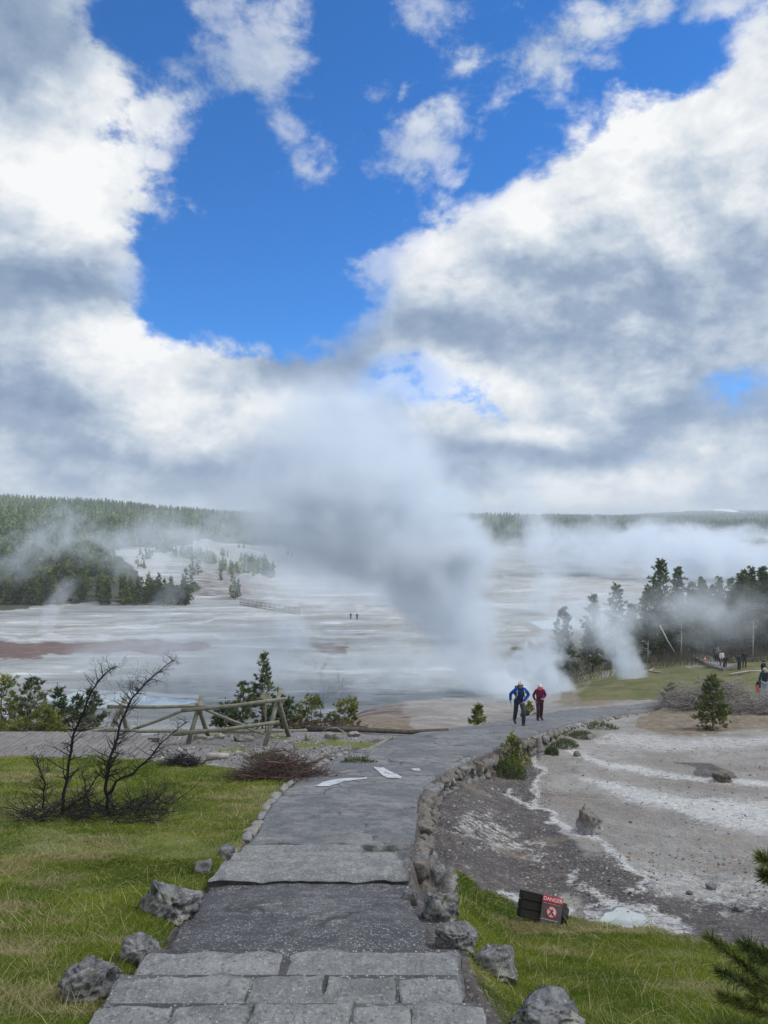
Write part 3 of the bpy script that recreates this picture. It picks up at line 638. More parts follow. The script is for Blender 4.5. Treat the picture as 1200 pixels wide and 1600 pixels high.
# ------------------------------------------------------------------ stones
def rock_bm(size, seed, sub=4, ang=0.5, flat=0.0):
    """an angular boulder, base near z=0"""
    rnd = random.Random(seed); bm = bmesh.new(); bmesh.ops.create_icosphere(bm, subdivisions=sub, radius=1.0)
    pl = [(Vector([rnd.gauss(0, 1) for _ in range(3)]).normalized(), rnd.uniform(0.5, 0.92)) for _ in range(11)]
    pl.append((Vector((rnd.uniform(-.2, .2), rnd.uniform(-.2, .2), 1)).normalized(), 0.62 - flat))
    co_ = np.array([v.co[:] for v in bm.verts]); o = seed * 7.3
    n1 = fbm(co_[:, 0] * 1.3 + o, co_[:, 1] * 1.3, co_[:, 2] * 1.3, oct=3, seed=seed) - 0.5
    n2 = np.abs(fbm(co_[:, 0] * 4 + o, co_[:, 1] * 4, co_[:, 2] * 4, oct=4, seed=seed + 3) - 0.5)
    for i, v in enumerate(bm.verts):
        p = v.co.copy(); 
        for n_, d_ in pl:
            q = p.dot(n_)
            if q > d_: p -= n_ * (q - d_) * ang * 1.5
        p *= 1 + 0.75 * n1[i] - 1.0 * n2[i]
        v.co = Vector((p.x * size[0] / 2, p.y * size[1] / 2, p.z * size[2] * 0.62 + size[2] * 0.30))
    return bm
def bm_obj(name, bm, m, parent=None, smooth=True, loc=None):
    me = bpy.data.meshes.new(name); bm.to_mesh(me); bm.free(); me.polygons.foreach_set('use_smooth', [smooth] * len(me.polygons))
    return link(name, me, m, parent, loc)
def rock_mat(name, a, b_, lich=(0.30, 0.32, 0.27), sc_=1.0, cracks=True):
    m, nt = newmat(name); g = NT(nt); v = g.obj()
    n1 = g.noise(v, 5 * sc_, 6, 0.65, 0.6); n2 = g.noise(v, 26 * sc_, 5, 0.7); vo = g.n('ShaderNodeTexVoronoi', feature='DISTANCE_TO_EDGE'); g.L.new(g.vmath('ADD', v, g.vmath('MULTIPLY', g.noise(v, 7 * sc_, 3, 0.6, out='Color'), (0.25, 0.25, 0.25))), vo.inputs['Vector']); vo.inputs['Scale'].default_value = 3.2 * sc_
    ck = g.math('MULTIPLY', g.ss(vo.outputs['Distance'], 0.035, 0.0), g.ss(n1, 0.5, 0.62)) if cracks else g.ss(n1, 2.0, 3.0)
    c = g.mix(g.ss(n1, 0.38, 0.62), a, b_); c = g.mix(g.ss(n2, 0.56, 0.72), c, lich); c = g.mix(g.ss(n2, 0.42, 0.3, 0, 0.8), c, tuple(q * 0.35 for q in a)); c = g.mix(g.math('MULTIPLY', ck, 0.6), c, (0.03, 0.03, 0.03))
    n3 = g.noise(v, 2.6 * sc_, 4, 0.6); c = g.mix(g.ss(n3, 0.53, 0.66, 0, 0.7), c, (0.36, 0.36, 0.31)); c = g.mix(g.math('MULTIPLY', g.ss(n3, 0.45, 0.36), g.ss(n2, 0.4, 0.6)), c, (0.075, 0.085, 0.03))
    h = g.math('SUBTRACT', g.math('ADD', n1, g.math('MULTIPLY', n2, 0.6)), g.math('MULTIPLY', ck, 0.5))
    g.out(c, 0.9, g.bump(h, 1.0, 0.035), 0.2); return m
def slab_mat(name, a, b_, lich, sc_=1.0, cracks=False):
    m, nt = newmat(name); g = NT(nt); v = g.pos()
    n0 = g.noise(v, 1.3, 5, 0.65, 0.4); n1 = g.noise(v, 6, 6, 0.7, 0.3); n2 = g.noise(v, 38, 4, 0.7)
    c = g.mix(g.ss(n1, 0.38, 0.62), a, b_); c = g.mix(g.ss(n0, 0.5, 0.66, 0, 0.75), c, (0.12, 0.125, 0.125)); c = g.mix(g.ss(n2, 0.55, 0.7), c, lich); c = g.mix(g.ss(n2, 0.44, 0.34, 0, 0.85), c, (0.075, 0.075, 0.075))
    g.out(c, 0.9, g.bump(g.math('ADD', n1, g.math('MULTIPLY', n2, 0.7)), 1.0, 0.03), 0.2); return m
M_rock = rock_mat('lichened lava rock', (0.20, 0.205, 0.215), (0.075, 0.08, 0.088), (0.36, 0.38, 0.36))
M_rock2 = rock_mat('dusty stone', (0.27, 0.26, 0.25), (0.17, 0.16, 0.155), (0.38, 0.37, 0.35), 1.5)
M_rock3 = rock_mat('brown crusted rock', (0.17, 0.155, 0.14), (0.10, 0.09, 0.085), (0.32, 0.32, 0.32), 1.2)
M_slab = slab_mat('weathered concrete', (0.24, 0.25, 0.25), (0.165, 0.17, 0.175), (0.36, 0.37, 0.37), 1.6, False)

def crust_mat():
    m, nt = newmat('rock crusted white at the foot'); g = NT(nt); v = g.obj(); s = g.n('ShaderNodeSeparateXYZ'); g.L.new(v, s.inputs[0])
    n1 = g.noise(v, 6, 6, 0.7, 0.5); n2 = g.noise(v, 24, 4, 0.7); c = g.mix(g.ss(n1, 0.4, 0.6), (0.17, 0.16, 0.15), (0.27, 0.26, 0.25))
    k_ = g.math('ADD', s.outputs[2], g.math('MULTIPLY', g.math('SUBTRACT', n1, 0.5), 0.7)); c = g.mix(g.ss(k_, 0.34, 0.12), c, (0.50, 0.51, 0.52)); c = g.mix(g.ss(n2, 0.56, 0.68, 0, 0.7), c, (0.10, 0.09, 0.085))
    g.out(c, 0.9, g.bump(g.math('ADD', n1, n2), 1.0, 0.04), 0.2); return m
M_rockw = crust_mat()
def place_rock(px, py, wpx, hpx, label, seed, m=None, group=None, dep=0.8, sub=4, name='boulder', y=None, flat=0.0, rz=None):
    p = at(px, y) if y else on(px, py); s = p.y / F
    W, H_ = wpx * s, hpx * s
    o = bm_obj(name, rock_bm((W, W * dep, H_ * 1.15), seed, sub, 0.55, flat), m or M_rock, loc=(p.x, p.y + W * dep * 0.3, p.z - H_ * 0.2))
    o.rotation_euler[2] = rz if rz is not None else (seed * 1.7 % 6.28) * 0.1
    return tag(o, label, 'rock', group)
EDGE = 'boulders edging the path'
place_rock(133, 1568, 104, 76, 'dark craggy boulder in the grass at the left end of the lowest stone steps', 3, group=EDGE, sub=5)
place_rock(217, 1514, 78, 54, 'grey furrowed boulder between the craggy one and the long slanting one left of the path', 5, group=EDGE, sub=5)
place_rock(262, 1440, 104, 60, 'long slanting grey boulder with moss at its foot, left of the asphalt landing', 8, group=EDGE, sub=5)
place_rock(313, 1367, 40, 26, 'small rounded grey stone in the grass just below the concrete step', 11, group=EDGE)
place_rock(353, 1349, 38, 34, 'small upright stone touching the left corner of the concrete step', 13, group=EDGE)
place_rock(690, 1440, 68, 56, 'blocky boulder at the end of the retaining wall right of the landing', 17, group=EDGE, sub=5)
place_rock(716, 1484, 76, 52, 'pale flat-topped boulder with a round hollow right of the landing', 19, group=EDGE, sub=5, flat=0.1)
place_rock(775, 1528, 84, 52, 'grey wedge-shaped boulder right of the lowest steps', 23, group=EDGE, sub=5)
place_rock(858, 1618, 128, 56, 'large dark furrowed boulder nearest the camera on the right', 29, group=EDGE, sub=5, flat=0.15)
place_rock(642, 1418, 26, 38, 'narrow upright stone at the right end of the concrete step', 31, group=EDGE)
place_rock(655, 1362, 44, 34, 'knobbly stone on the corner above the concrete step', 37, group=EDGE)
place_rock(678, 1395, 46, 62, 'tall cracked stone leaning on the wall end beside the concrete step', 41, group=EDGE)
# on the thermal ground
place_rock(926, 1305, 46, 50, 'cone-shaped rock with a white crusted foot standing on the thermal ground', 43, M_rockw, dep=0.9, sub=5, name='rock')
place_rock(1133, 1224, 40, 22, 'low brown humped rock beside the white runoff at right', 47, M_rock3, name='rock', sub=4)
place_rock(903, 1183, 15, 12, 'small brown rock at the head of the white runoff', 53, M_rock3, name='rock', sub=3)
place_rock(922, 1157, 17, 12, 'grey stone fallen at the foot of the path wall', 59, M_rock, name='rock', sub=3)
place_rock(1112, 1391, 22, 12, 'flat pale slab lying near the milky pool', 61, M_slab, name='rock', sub=3)
place_rock(1160, 1423, 30, 14, 'flat white slab at the right edge by the milky pool', 62, M_slab, name='rock', sub=3)
place_rock(1078, 1398, 14, 8, 'small dark stone between the pale slabs by the pool', 63, M_rock3, name='rock', sub=3)
rnd = random.Random(4); M_paler = rock_mat('pale sinter stone', (0.42, 0.43, 0.43), (0.30, 0.30, 0.30), (0.5, 0.5, 0.5), 1.0, False)
PEB = 'loose stones scattered on the thermal ground'
peb = [bm_obj('stone', rock_bm((1, 0.9, 0.6), 70 + i, 2, 0.5), [M_rock2, M_rock3, M_paler][i % 3]) for i in range(6)]
npb = 0
for i in range(600):
    if npb >= 60: break
    px, py = rnd.uniform(680, 1240), rnd.uniform(1160, 1420)
    if py > 1330 and px < 860: continue
    p = on(px, py)
    if p.y > 40 or poly_sd(np.array([p.x]), np.array([p.y]), POLY)[0] > -0.3: continue
    o = peb[npb % 6] if npb < 6 else peb[npb % 6].copy()
    if npb >= 6: COL.objects.link(o)
    s = rnd.choice([0.03, 0.035, 0.04, 0.05, 0.06, 0.09]); o.scale = (s, s, s); o.location = (p.x, p.y, p.z); o.rotation_euler[2] = rnd.uniform(0, 6.28)
    tag(o, 'one of the fist-sized loose stones scattered over the thermal ground', 'stone', PEB); npb += 1
# grit: chips of sinter and cinder, one loose cover
def chips(name, n, pxr, yr, seed, size, pal, m, cond=None, pwr=1.0):
    r = np.random.default_rng(seed); px = r.uniform(*pxr, n); y = yr[0] + (yr[1] - yr[0]) * r.random(n)**pwr; x = (px - HX) / F * y; keep = r.random(n) < np.clip(fbm(x * 1.3, y * 1.3, oct=3, seed=seed) * 3.2 - 1.0, 0.05, 1); keep &= poly_sd(x, y, POLY) < -0.35
    z = ground_z(x, y); py = HY - F * z / y
    if cond is not None: keep &= cond(px, py, y)
    x, y, z = x[keep], y[keep], z[keep]; n = len(x); s = size[0] + (size[1] - size[0]) * r.random(n)**3; s = s * (0.75 + y * 0.03)
    O = np.array([(1, 0, 0), (0, 1, 0), (-1, 0, 0), (0, -1, 0), (0, 0, 0.7), (0, 0, -0.5)])[None] * (1 + r.normal(0, 0.3, (n, 6, 3))); a = r.random(n) * 6.283; ca, sa = np.cos(a)[:, None], np.sin(a)[:, None]
    X = O[:, :, 0] * ca - O[:, :, 1] * sa; Y = O[:, :, 0] * sa + O[:, :, 1] * ca; V = np.stack([X, Y, O[:, :, 2]], 2) * s[:, None, None] + np.stack([x, y, z + s * 0.1], 1)[:, None, :]
    i = np.arange(n)[:, None] * 6; T_ = np.concatenate([np.concatenate([i + a_, i + b_, i + c_], 1) for a_, b_, c_ in ((0, 1, 4), (1, 2, 4), (2, 3, 4), (3, 0, 4), (1, 0, 5), (2, 1, 5), (3, 2, 5), (0, 3, 5))]); pal = np.array(pal); cc = pal[r.integers(len(pal), size=n)] * r.uniform(0.7, 1.3, (n, 1))
    return tag(link(name, mesh_np(name, V.reshape(-1, 3), T_, False, {'col': np.repeat(cc, 6, 0)}), m), kind='stuff')
M_chip = pal_attr_mat('mineral grit', 0.9, 0.15)
chips('gravel', 26000, (640, 1300), (7.5, 26), 5, (0.005, 0.026), [(0.11, 0.10, 0.095), (0.17, 0.15, 0.13), (0.34, 0.33, 0.32), (0.22, 0.21, 0.20)], M_chip, lambda px, py, y: ~((py > 1350) & (px < 820)) & ~((py > 1425)) & (np.random.default_rng(1).random(len(px)) < np.where((px < 860) | (py > 1330), 1.0, 0.16)))
chips('gravel', 9000, (-60, 640), (17.5, 24), 6, (0.008, 0.04), [(0.16, 0.155, 0.15), (0.30, 0.29, 0.28), (0.09, 0.085, 0.08)], M_chip, lambda px, py, y: (px > 240) & (py < 1196))
# stones by the fence
for i, (px, py, w_, h_, lb) in enumerate([
    (286, 1152, 11, 12, 'small round stone under the middle fence frame'), (310, 1156, 24, 12, 'long pale stone right of the small round one by the fence'), (326, 1157, 16, 9, 'pale low stone in the middle of the row by the fence'),
    (341, 1155, 20, 12, 'pale flat stone at the right end of the short row by the fence'), (378, 1160, 40, 13, 'broad flat pale stone just left of the right fence frame'), (401, 1156, 22, 14, 'pale stone at the foot of the right fence frame'),
    (482, 1157, 18, 16, 'rounded pale stone right of the fence on the gravel'), (514, 1155, 18, 14, 'grey stone left of its mossy neighbour on the gravel'), (528, 1155, 18, 13, 'grey mossy stone beside the lying pole'), (551, 1152, 28, 10, 'long flat stone below the lying pole')]):
    place_rock(px, py, w_, h_, lb, 90 + i, M_rock2, 'pale stones laid out by the fence', 0.7, 3, name='stone')

# kerb of flat stones on the left edge
rnd = random.Random(9); kk = 0
i = idx_at(10.0)
while LL[i, 1] < 19.5:
    L_ = rnd.uniform(0.35, 0.75); j = i
    while np.hypot(*(LL[j] - LL[i])) < L_: j += 1
    a = (LL[i] + LL[j]) / 2; dirv = LL[j] - LL[i]; nrm = np.array([-dirv[1], dirv[0]]) / np.hypot(*dirv); c_ = a + nrm * 0.08
    o = bm_obj('kerb_stone', rock_bm((L_ * 0.95, rnd.uniform(0.2, 0.34), 0.2), 200 + kk, 3, 0.6, 0.15), M_rock2 if kk % 3 else M_slab, loc=(c_[0], c_[1], -pdrop(c_[1]) - 0.13)); o.rotation_euler[2] = math.atan2(dirv[1], dirv[0])
    tag(o, 'flat kerb stone set flush in the left edge of the asphalt path', 'stone', 'flat kerb stones along the left edge of the path'); i = j; kk += 1

# ------------------------------------------------------------------ concrete and stone steps
def slab(name, quad, ztop, thick, parent, seed, m=None):
    """quad: 4 world (x, y); subdivided top with worn edges"""
    q = [Vector((a, b_, 0)) for a, b_ in quad]; nx, ny = 26, 8; V = []; Fs = []
    for j in range(ny + 1):
        for i in range(nx + 1):
            u, v_ = i / nx, j / ny; p = q[0].lerp(q[1], u).lerp(q[3].lerp(q[2], u), v_)
            e = min(u, 1 - u, 1); f = min(v_, 1 - v_)
            n_ = float(fbm(np.array([p.x * 3 + seed]), np.array([p.y * 3]), oct=3, seed=seed)[0]) - 0.5; n2 = float(fbm(np.array([p.x * 9 + seed]), np.array([p.y * 9]), oct=2, seed=seed)[0]) - 0.5
            z = ztop + n_ * 0.022 + n2 * 0.014
            if f < 0.01 or e < 0.01: z -= 0.022
            if f < 0.01: p = p + Vector((0, n_ * 0.05 + n2 * 0.06, 0))
            if e < 0.01: p = p + Vector((n_ * 0.06 + n2 * 0.07, 0, 0))
            V.append((p.x, p.y, z))
    k = nx + 1
    for j in range(ny):
        for i in range(nx): Fs.append((j * k + i, j * k + i + 1, (j + 1) * k + i + 1, (j + 1) * k + i))
    rim = [i for i in range(k)] + [j * k + nx for j in range(1, ny + 1)] + [ny * k + i for i in range(nx - 1, -1, -1)] + [j * k for j in range(ny - 1, 0, -1)]
    base = len(V); V += [(V[r][0], V[r][1], V[r][2] - thick) for r in rim]; nr = len(rim)
    for a in range(nr): Fs.append((rim[a], base + a, base + (a + 1) % nr, rim[(a + 1) % nr]))
    b = MB(); b.add(V, [tuple(reversed(f)) if len(f) == 4 and f[0] < base and f[1] >= base else f for f in Fs]); return b.build(name, m or M_slab, parent)
def pq(pts):  # picture corners with distances -> world xy
    return [(w_of(px, y), y) for px, y in pts]
st1 = empty('concrete_step', (0, 8.6, -4.0)); tag(st1, 'broad worn concrete steps across the path above the asphalt landing', 'steps')
def rel(q, o): return [(x - o.location.x, y - o.location.y) for x, y in q]
for q, zt_, th, sd in [([(327, 8.12), (637, 8.12), (632, 8.62), (352, 8.62)], -3.93, 0.13, 1), ([(352, 8.60), (629, 8.60), (622, 9.02), (366, 9.02)], -4.02, 0.12, 2), ([(366, 9.0), (572, 9.0), (568, 9.42), (384, 9.42)], -4.10, 0.12, 3)]:
    slab('step', rel(pq(q), st1), zt_ + 4.0, th, st1, sd)
st2 = empty('stone_steps', (0, 4.5, -2.9)); tag(st2, 'lowest flight of cracked stone steps at the bottom of the picture', 'steps')
treads = [ (3.3, 3.74, -2.565, [(120, 255), (257, 396), (398, 564), (565, 684), (686, 800)]),
           (3.74, 4.10, -2.66, [(140, 262), (263.5, 384), (385.5, 549), (550.5, 644), (645.5, 765)]),
           (4.10, 4.52, -2.76, [(165, 388.5), (390, 504), (505.5, 621), (622.5, 722)]),
           (4.52, 5.12, -2.95, [(205, 441.5), (443, 722)])]
for ti, (y0, y1, z_, segs) in enumerate(treads):
    for si, (a, b_) in enumerate(segs):
        xa, xb = w_of(a, (y0 + y1) / 2), w_of(b_, (y0 + y1) / 2); jit = random.uniform(-0.03, 0.03)
        slab('tread_stone', rel([(xa, y0 + 0.004), (xb, y0 + 0.004), (xb - 0.002, y1), (xa + 0.002, y1)], st2), z_ + 2.9 + random.uniform(-.008, .008), 0.2, st2, 10 + ti * 7 + si)
b = MB(); b.box((0.0 + w_of(470, 4.2), 4.15 - 4.5, -0.02 - 0.04), (2.15, 1.8, 0.24)); 
b = MB()
for (y0, y1, z_, segs) in treads:
    xa, xb = w_of(segs[0][0], (y0 + y1) / 2) + 0.01, w_of(segs[-1][1], (y0 + y1) / 2) - 0.01
    b.box(((xa + xb) / 2, (y0 + y1) / 2 - 4.5, z_ + 2.9 - 0.118), (xb - xa, y1 - y0 + 0.02, 0.2))
b.build('mortar_bed', M_asph2, st2, smooth=False)

# ------------------------------------------------------------------ retaining wall on the right of the path
wall = empty('retaining_wall', (RR[idx_at(14)][0], RR[idx_at(14)][1], -pdrop(14.0) - 0.6)); tag(wall, 'low dry-laid stone retaining wall along the right side of the path', 'wall')
wl = wall.location
ii = np.arange(idx_at(9.0), NPATH - 6, 3); Pm = RR[ii]; tang = np.gradient(Pm, axis=0); tang /= np.hypot(*tang.T)[:, None]; nr_ = np.stack([tang[:, 1], -tang[:, 0]], 1)
outp = Pm + nr_ * 0.0; gzo = ground_z((Pm + nr_ * 0.34)[:, 0], (Pm + nr_ * 0.34)[:, 1]); zt_ = -pdrop(Pm[:, 1]) - 0.11
V = []; Fs = []
for k_ in range(len(ii)):
    inn = Pm[k_] - nr_[k_] * 0.12
    V += [(inn[0], inn[1], zt_[k_]), (outp[k_][0], outp[k_][1], zt_[k_] - 0.01), (outp[k_][0] + nr_[k_][0] * 0.05, outp[k_][1] + nr_[k_][1] * 0.05, min(gzo[k_], zt_[k_]) - 0.4)]
for k_ in range(len(ii) - 1):
    for a in (0, 1): Fs.append((k_ * 3 + a, k_ * 3 + a + 1, (k_ + 1) * 3 + a + 1, (k_ + 1) * 3 + a))
e0 = [(V[0][0], V[0][1], V[0][2] - 0.9)]; V.append(e0[0]); Fs.append((0, 1, 2, len(V) - 1))
M_soil = mat_simple('dark packed soil', (0.085, 0.075, 0.065), 0.95, 0.35, 5, 0.8, 0.02)
b = MB(); b.add([tuple(Vector(v) - wl) for v in V], Fs); b.build('wall_core', M_soil, wall)
rnd = random.Random(21); i = idx_at(9.2); nst = 0
while i < NPATH - 10 and nst < 98:
    yy = RR[i, 1]; L_ = rnd.uniform(0.22, 0.62) * (1 + max(0, yy - 16) * 0.04); j = i
    while j < NPATH - 2 and np.hypot(*(RR[j] - RR[i])) < L_: j += 1
    c_ = (RR[i] + RR[j]) / 2; dv = RR[j] - RR[i]; dv = dv / (np.hypot(*dv) + 1e-9); n_ = np.array([dv[1], -dv[0]])
    zg = gz(*(c_ + n_ * 0.35)); zp = -pdrop(c_[1]); hgt = max(0.16, zp - zg + 0.05)
    lay = 2 if hgt > 0.42 else 1
    for l in range(lay):
        hh = hgt / lay * 1.1; top = zp + rnd.uniform(-0.07, 0.015) - l * hgt / lay; off = 0.09 + 0.07 * l
        p = c_ + n_ * off
        o = bm_obj('stone', rock_bm((L_ * 1.0, rnd.uniform(0.30, 0.42), hh), 400 + nst, 3, 0.6, 0.12), M_rock3 if rnd.random() < 0.72 else M_rock, wall, loc=(p[0] - wl.x, p[1] - wl.y, top - hh - wl.z + 0.02)); o.rotation_euler[2] = math.atan2(dv[1], dv[0]) + rnd.uniform(-.12, .12); nst += 1
    i = j

# ------------------------------------------------------------------ timber things
M_wood = mat_simple('weathered grey green timber', (0.225, 0.22, 0.18), 0.85, 0.35, 7, 0.5, 0.01, (0.13, 0.135, 0.10))
M_woodd = mat_simple('dark timber', (0.085, 0.075, 0.065), 0.85, 0.3, 7, 0.5)
M_bleach = mat_simple('bleached dead wood', (0.44, 0.42, 0.40), 0.85, 0.3, 6, 0.4, 0.01, (0.26, 0.245, 0.23))
M_twig = mat_simple('charred twig bark', (0.022, 0.020, 0.022), 0.8, 0.3, 9, 0.3)
M_twigr = mat_simple('reddish brush twigs', (0.12, 0.075, 0.065), 0.85, 0.4, 9, 0.3, 0.01, (0.06, 0.048, 0.045))
M_twigg = mat_simple('grey brush twigs', (0.34, 0.32, 0.31), 0.85, 0.4, 9, 0.3, 0.01, (0.17, 0.155, 0.15))
M_plank = mat_simple('boardwalk planks', (0.20, 0.19, 0.18), 0.75, 0.3, 3, 0.3, 0.01, (0.135, 0.13, 0.125))
def pole(b, A, B, r, n=8, taper=0.85):
    A, B = Vector(A), Vector(B); mid = A.lerp(B, 0.5) + Vector((0, 0, -0.012 * (B - A).length)); b.tube([A, mid, B], [r, r * (1 + taper) / 2, r * taper], n)
fence = empty('rail_fence', (w_of(311, 21.6), 21.6, gz(w_of(311, 21.6), 21.6))); tag(fence, 'broken timber rail fence on crossed posts beside the boardwalk', 'fence'); fo = fence.location
def fp(px, py, y): return pt(px, py, y) - fo
for legs in [((197, 1089, 21.7, 160, 1158, 21.1), (189, 1101, 21.3, 203, 1136, 22.4)), ((315, 1087, 21.7, 292, 1142, 21.2), (309, 1099, 21.3, 327, 1142, 22.6)), ((439, 1075, 21.6, 412, 1158, 20.9), (434, 1090, 21.2, 452, 1143, 23.0))]:
    b = MB()
    for a in legs: 
        foot = fp(*a[3:]); gzz_ = gz(foot.x + fo.x, foot.y + fo.y) - fo.z - 0.08; foot.z = gzz_ if gzz_ < foot.z + 0.5 else foot.z
        pole(b, foot, fp(*a[:3]), 0.07, 9, 0.9)
    b.build('crossed_posts', M_wood, fence)
for a in [(168, 1104, 21.35, 321, 1102, 21.3, .065), (284, 1110, 21.15, 448, 1091.5, 21.0, .075), (20, 1162, 20.6, 176, 1137, 21.0, .06), (140, 1139, 21.0, 292, 1142, 20.95, .07), (270, 1147, 20.85, 436, 1128, 20.7, .075)]:
    b = MB(); pole(b, fp(*a[:3]), fp(*a[3:6]), a[6] * 0.82); b.build('rail', M_wood, fence)
for a in [(291, 1108, 21.4, 205, 1141, 21.2, .055), (317, 1107, 21.5, 384, 1134, 21.7, .055), (360, 1128, 21.7, 428, 1152, 21.5, .05)]:
    b = MB(); pole(b, fp(*a[:3]), fp(*a[3:6]), a[6] * 0.82); b.build('brace', M_wood, fence)
def lying(name, pts, r, m, label, cat='log', n=7, lift=0.0):
    P = []
    for px, py, y in pts:
        p = at(px, y) if py is None else pt(px, py, y); P.append(p + Vector((0, 0, r + lift)))
    o_ = P[0].copy(); b = MB(); b.tube([p - o_ for p in P], [r * (1 - 0.3 * k_ / (len(P) - 1)) for k_ in range(len(P))], n); return tag(b.build(name, m, loc=o_), label, cat)
lying('fallen_pole', [(342, None, 24.0), (410, None, 24.0), (480, None, 24.2)], 0.06, M_wood, 'grey pole lying on the ground behind the right fence frame')
lying('fallen_pole', [(478, None, 24.6), (560, None, 24.8), (640, None, 25.2), (700, None, 25.6)], 0.10, M_woodd, 'long dark log edging the path beyond the flat stones', 'log')
lying('timber_kerb', [(572, None, 19.6), (592, None, 21.2), (612, None, 23.2)], 0.07, M_wood, 'straight squared timber laid between the gravel and the asphalt path', 'timber')
lying('log', [(322, None, 18.0), (340, None, 18.05), (358, None, 18.1)], 0.095, M_bleach, 'short pale cut log lying in the grass below the fence')
# small board on a post behind the fence
sp = empty('trail_sign', at(415, 23.2)); tag(sp, 'small grey board on a thin post in front of the pine behind the fence', 'sign')
b = MB(); b.tube([(0, 0, -0.1), (0, 0, 1.15)], 0.025, 6); b.build('post', M_wood, sp)
b = MB(); b.box((0.02, -0.03, 1.2), (0.34, 0.03, 0.2), Matrix.Rotation(0.45, 3, 'Y') @ Matrix.Rotation(-0.5, 3, 'X')); b.build('board', M_wood, sp, smooth=False)

# boardwalk at left, cross planks
b = MB(); x = w_of(-1000, 19); rnd = random.Random(3)
def bw_z(x): return float(np.interp(x, [-26, -14, -9, -6.5, -5.5], [-5.55, -5.68, -5.70, -5.74, -5.86]))
while x < -5.9:
    y0 = 17.55 + (x + 10) * 0.02; y1 = 20.4 + (x + 10) * 0.02; z = bw_z(x)
    if x > -6.9: y1 -= (x + 6.9) * 1.2; y0 += (x + 6.9) * 0.5
    b.box((x + 0.07, (y0 + y1) / 2, z + rnd.uniform(-.006, .006) - 0.12), (0.135, y1 - y0, 0.045)); x += 0.15
x0 = w_of(-1000, 19)
for yb in (17.75, 19.0, 20.2): b.box(((x0 - 6.1) / 2, yb - 0.1, -5.93), (-6.1 - x0, 0.10, 0.13))
tag(b.build('boardwalk', M_plank, smooth=False), kind='structure')
# boardwalk on the right, going into the wood
LB = [(1062, 118), (1068, 104), (1085, 95), (1106, 83.5), (1130, 76.5)]; RB = [(1076, 119), (1088, 106), (1108, 96), (1128, 84.5), (1150, 78.5)]
b = MB(); A = np.array([(w_of(p, y), y) for p, y in LB]); B = np.array([(w_of(p, y), y) for p, y in RB]); A, B = lerp_edge(A, 140), lerp_edge(B, 140)
for k_ in range(139):
    q = [A[k_], B[k_], B[k_ + 1] * 0.94 + B[k_] * 0.06, A[k_ + 1] * 0.94 + A[k_] * 0.06]; zc = float(-base_drop(np.array([(A[k_][0] + B[k_][0]) / 2]), np.array([(A[k_][1] + B[k_][1]) / 2]))[0]) + 0.42
    V = [(p[0], p[1], zc) for p in q] + [(p[0], p[1], zc - 0.3) for p in q]
    b.add(V, [(0, 1, 2, 3), (7, 6, 5, 4), (0, 4, 5, 1), (1, 5, 6, 2), (2, 6, 7, 3), (3, 7, 4, 0)])
tag(b.build('boardwalk', M_plank, smooth=False), kind='structure')
b = MB(); b.tube([Vector((p[0], p[1], float(-base_drop(p[:1], p[1:])[0]) + 0.50)) for p in A[70::6]], 0.06, 5); tag(b.build('edge_rail', M_bleach), 'pale timber kerb rail on the near edge of the right boardwalk', 'rail')
# boardwalks with railings down in the basin
def railing(name, pts, label, hp=1.1, deck=0.7, n=14, wdt=1.8, m=None):
    P = [Vector((w_of(px, y), y, gz(w_of(px, y), y) + deck)) for px, y in pts]; o_ = P[0].copy(); r_ = empty(name, o_); tag(r_, label, 'boardwalk')
    b = MB(); c = MB(); d_ = MB(); N_ = n; Q = []
    L_ = [0.0]
    for a, e_ in zip(P[:-1], P[1:]): L_.append(L_[-1] + (e_ - a).length)
    for k_ in range(N_):
        s_ = L_[-1] * k_ / (N_ - 1); j = min(np.searchsorted(L_, s_, 'right') - 1, len(P) - 2); t = (s_ - L_[j]) / (L_[j + 1] - L_[j]); Q.append(P[j].lerp(P[j + 1], t) - o_)
    for sgn in (0, wdt):
        for q in Q: b = MB(); b.box(q + Vector((0, sgn, (hp - deck) / 2)), (0.085, 0.085, hp + deck)); b.build('post', m or M_wood, r_, False)
        for hz_ in (0.45, 0.75, 1.05):
            for a, e_ in zip(Q[:-1], Q[1:]): c.tube([a + Vector((0, sgn, hz_)), e_ + Vector((0, sgn, hz_))], 0.03, 4)
    for a, e_ in zip(Q[:-1], Q[1:]):
        V = [a, e_, e_ + Vector((0, wdt, 0)), a + Vector((0, wdt, 0))]; V += [v - Vector((0, 0, 0.15)) for v in V]; d_.add(V, [(0, 1, 2, 3), (7, 6, 5, 4), (0, 4, 5, 1), (1, 5, 6, 2), (2, 6, 7, 3), (3, 7, 4, 0)])
    mm = m or M_wood
    c.build('rails', mm, r_); d_.build('deck', mm, r_, False); return r_
railing('railed_boardwalk', [(828, 150), (845, 138), (862, 132), (900, 128), (940, 124), (1000, 120)], 'railed timber boardwalk behind the slender pines at the basin edge', n=24)
railing('railed_boardwalk', [(375, 232), (400, 224), (430, 216), (468, 207)], 'short stretch of railed boardwalk left of the basin centre', n=14)

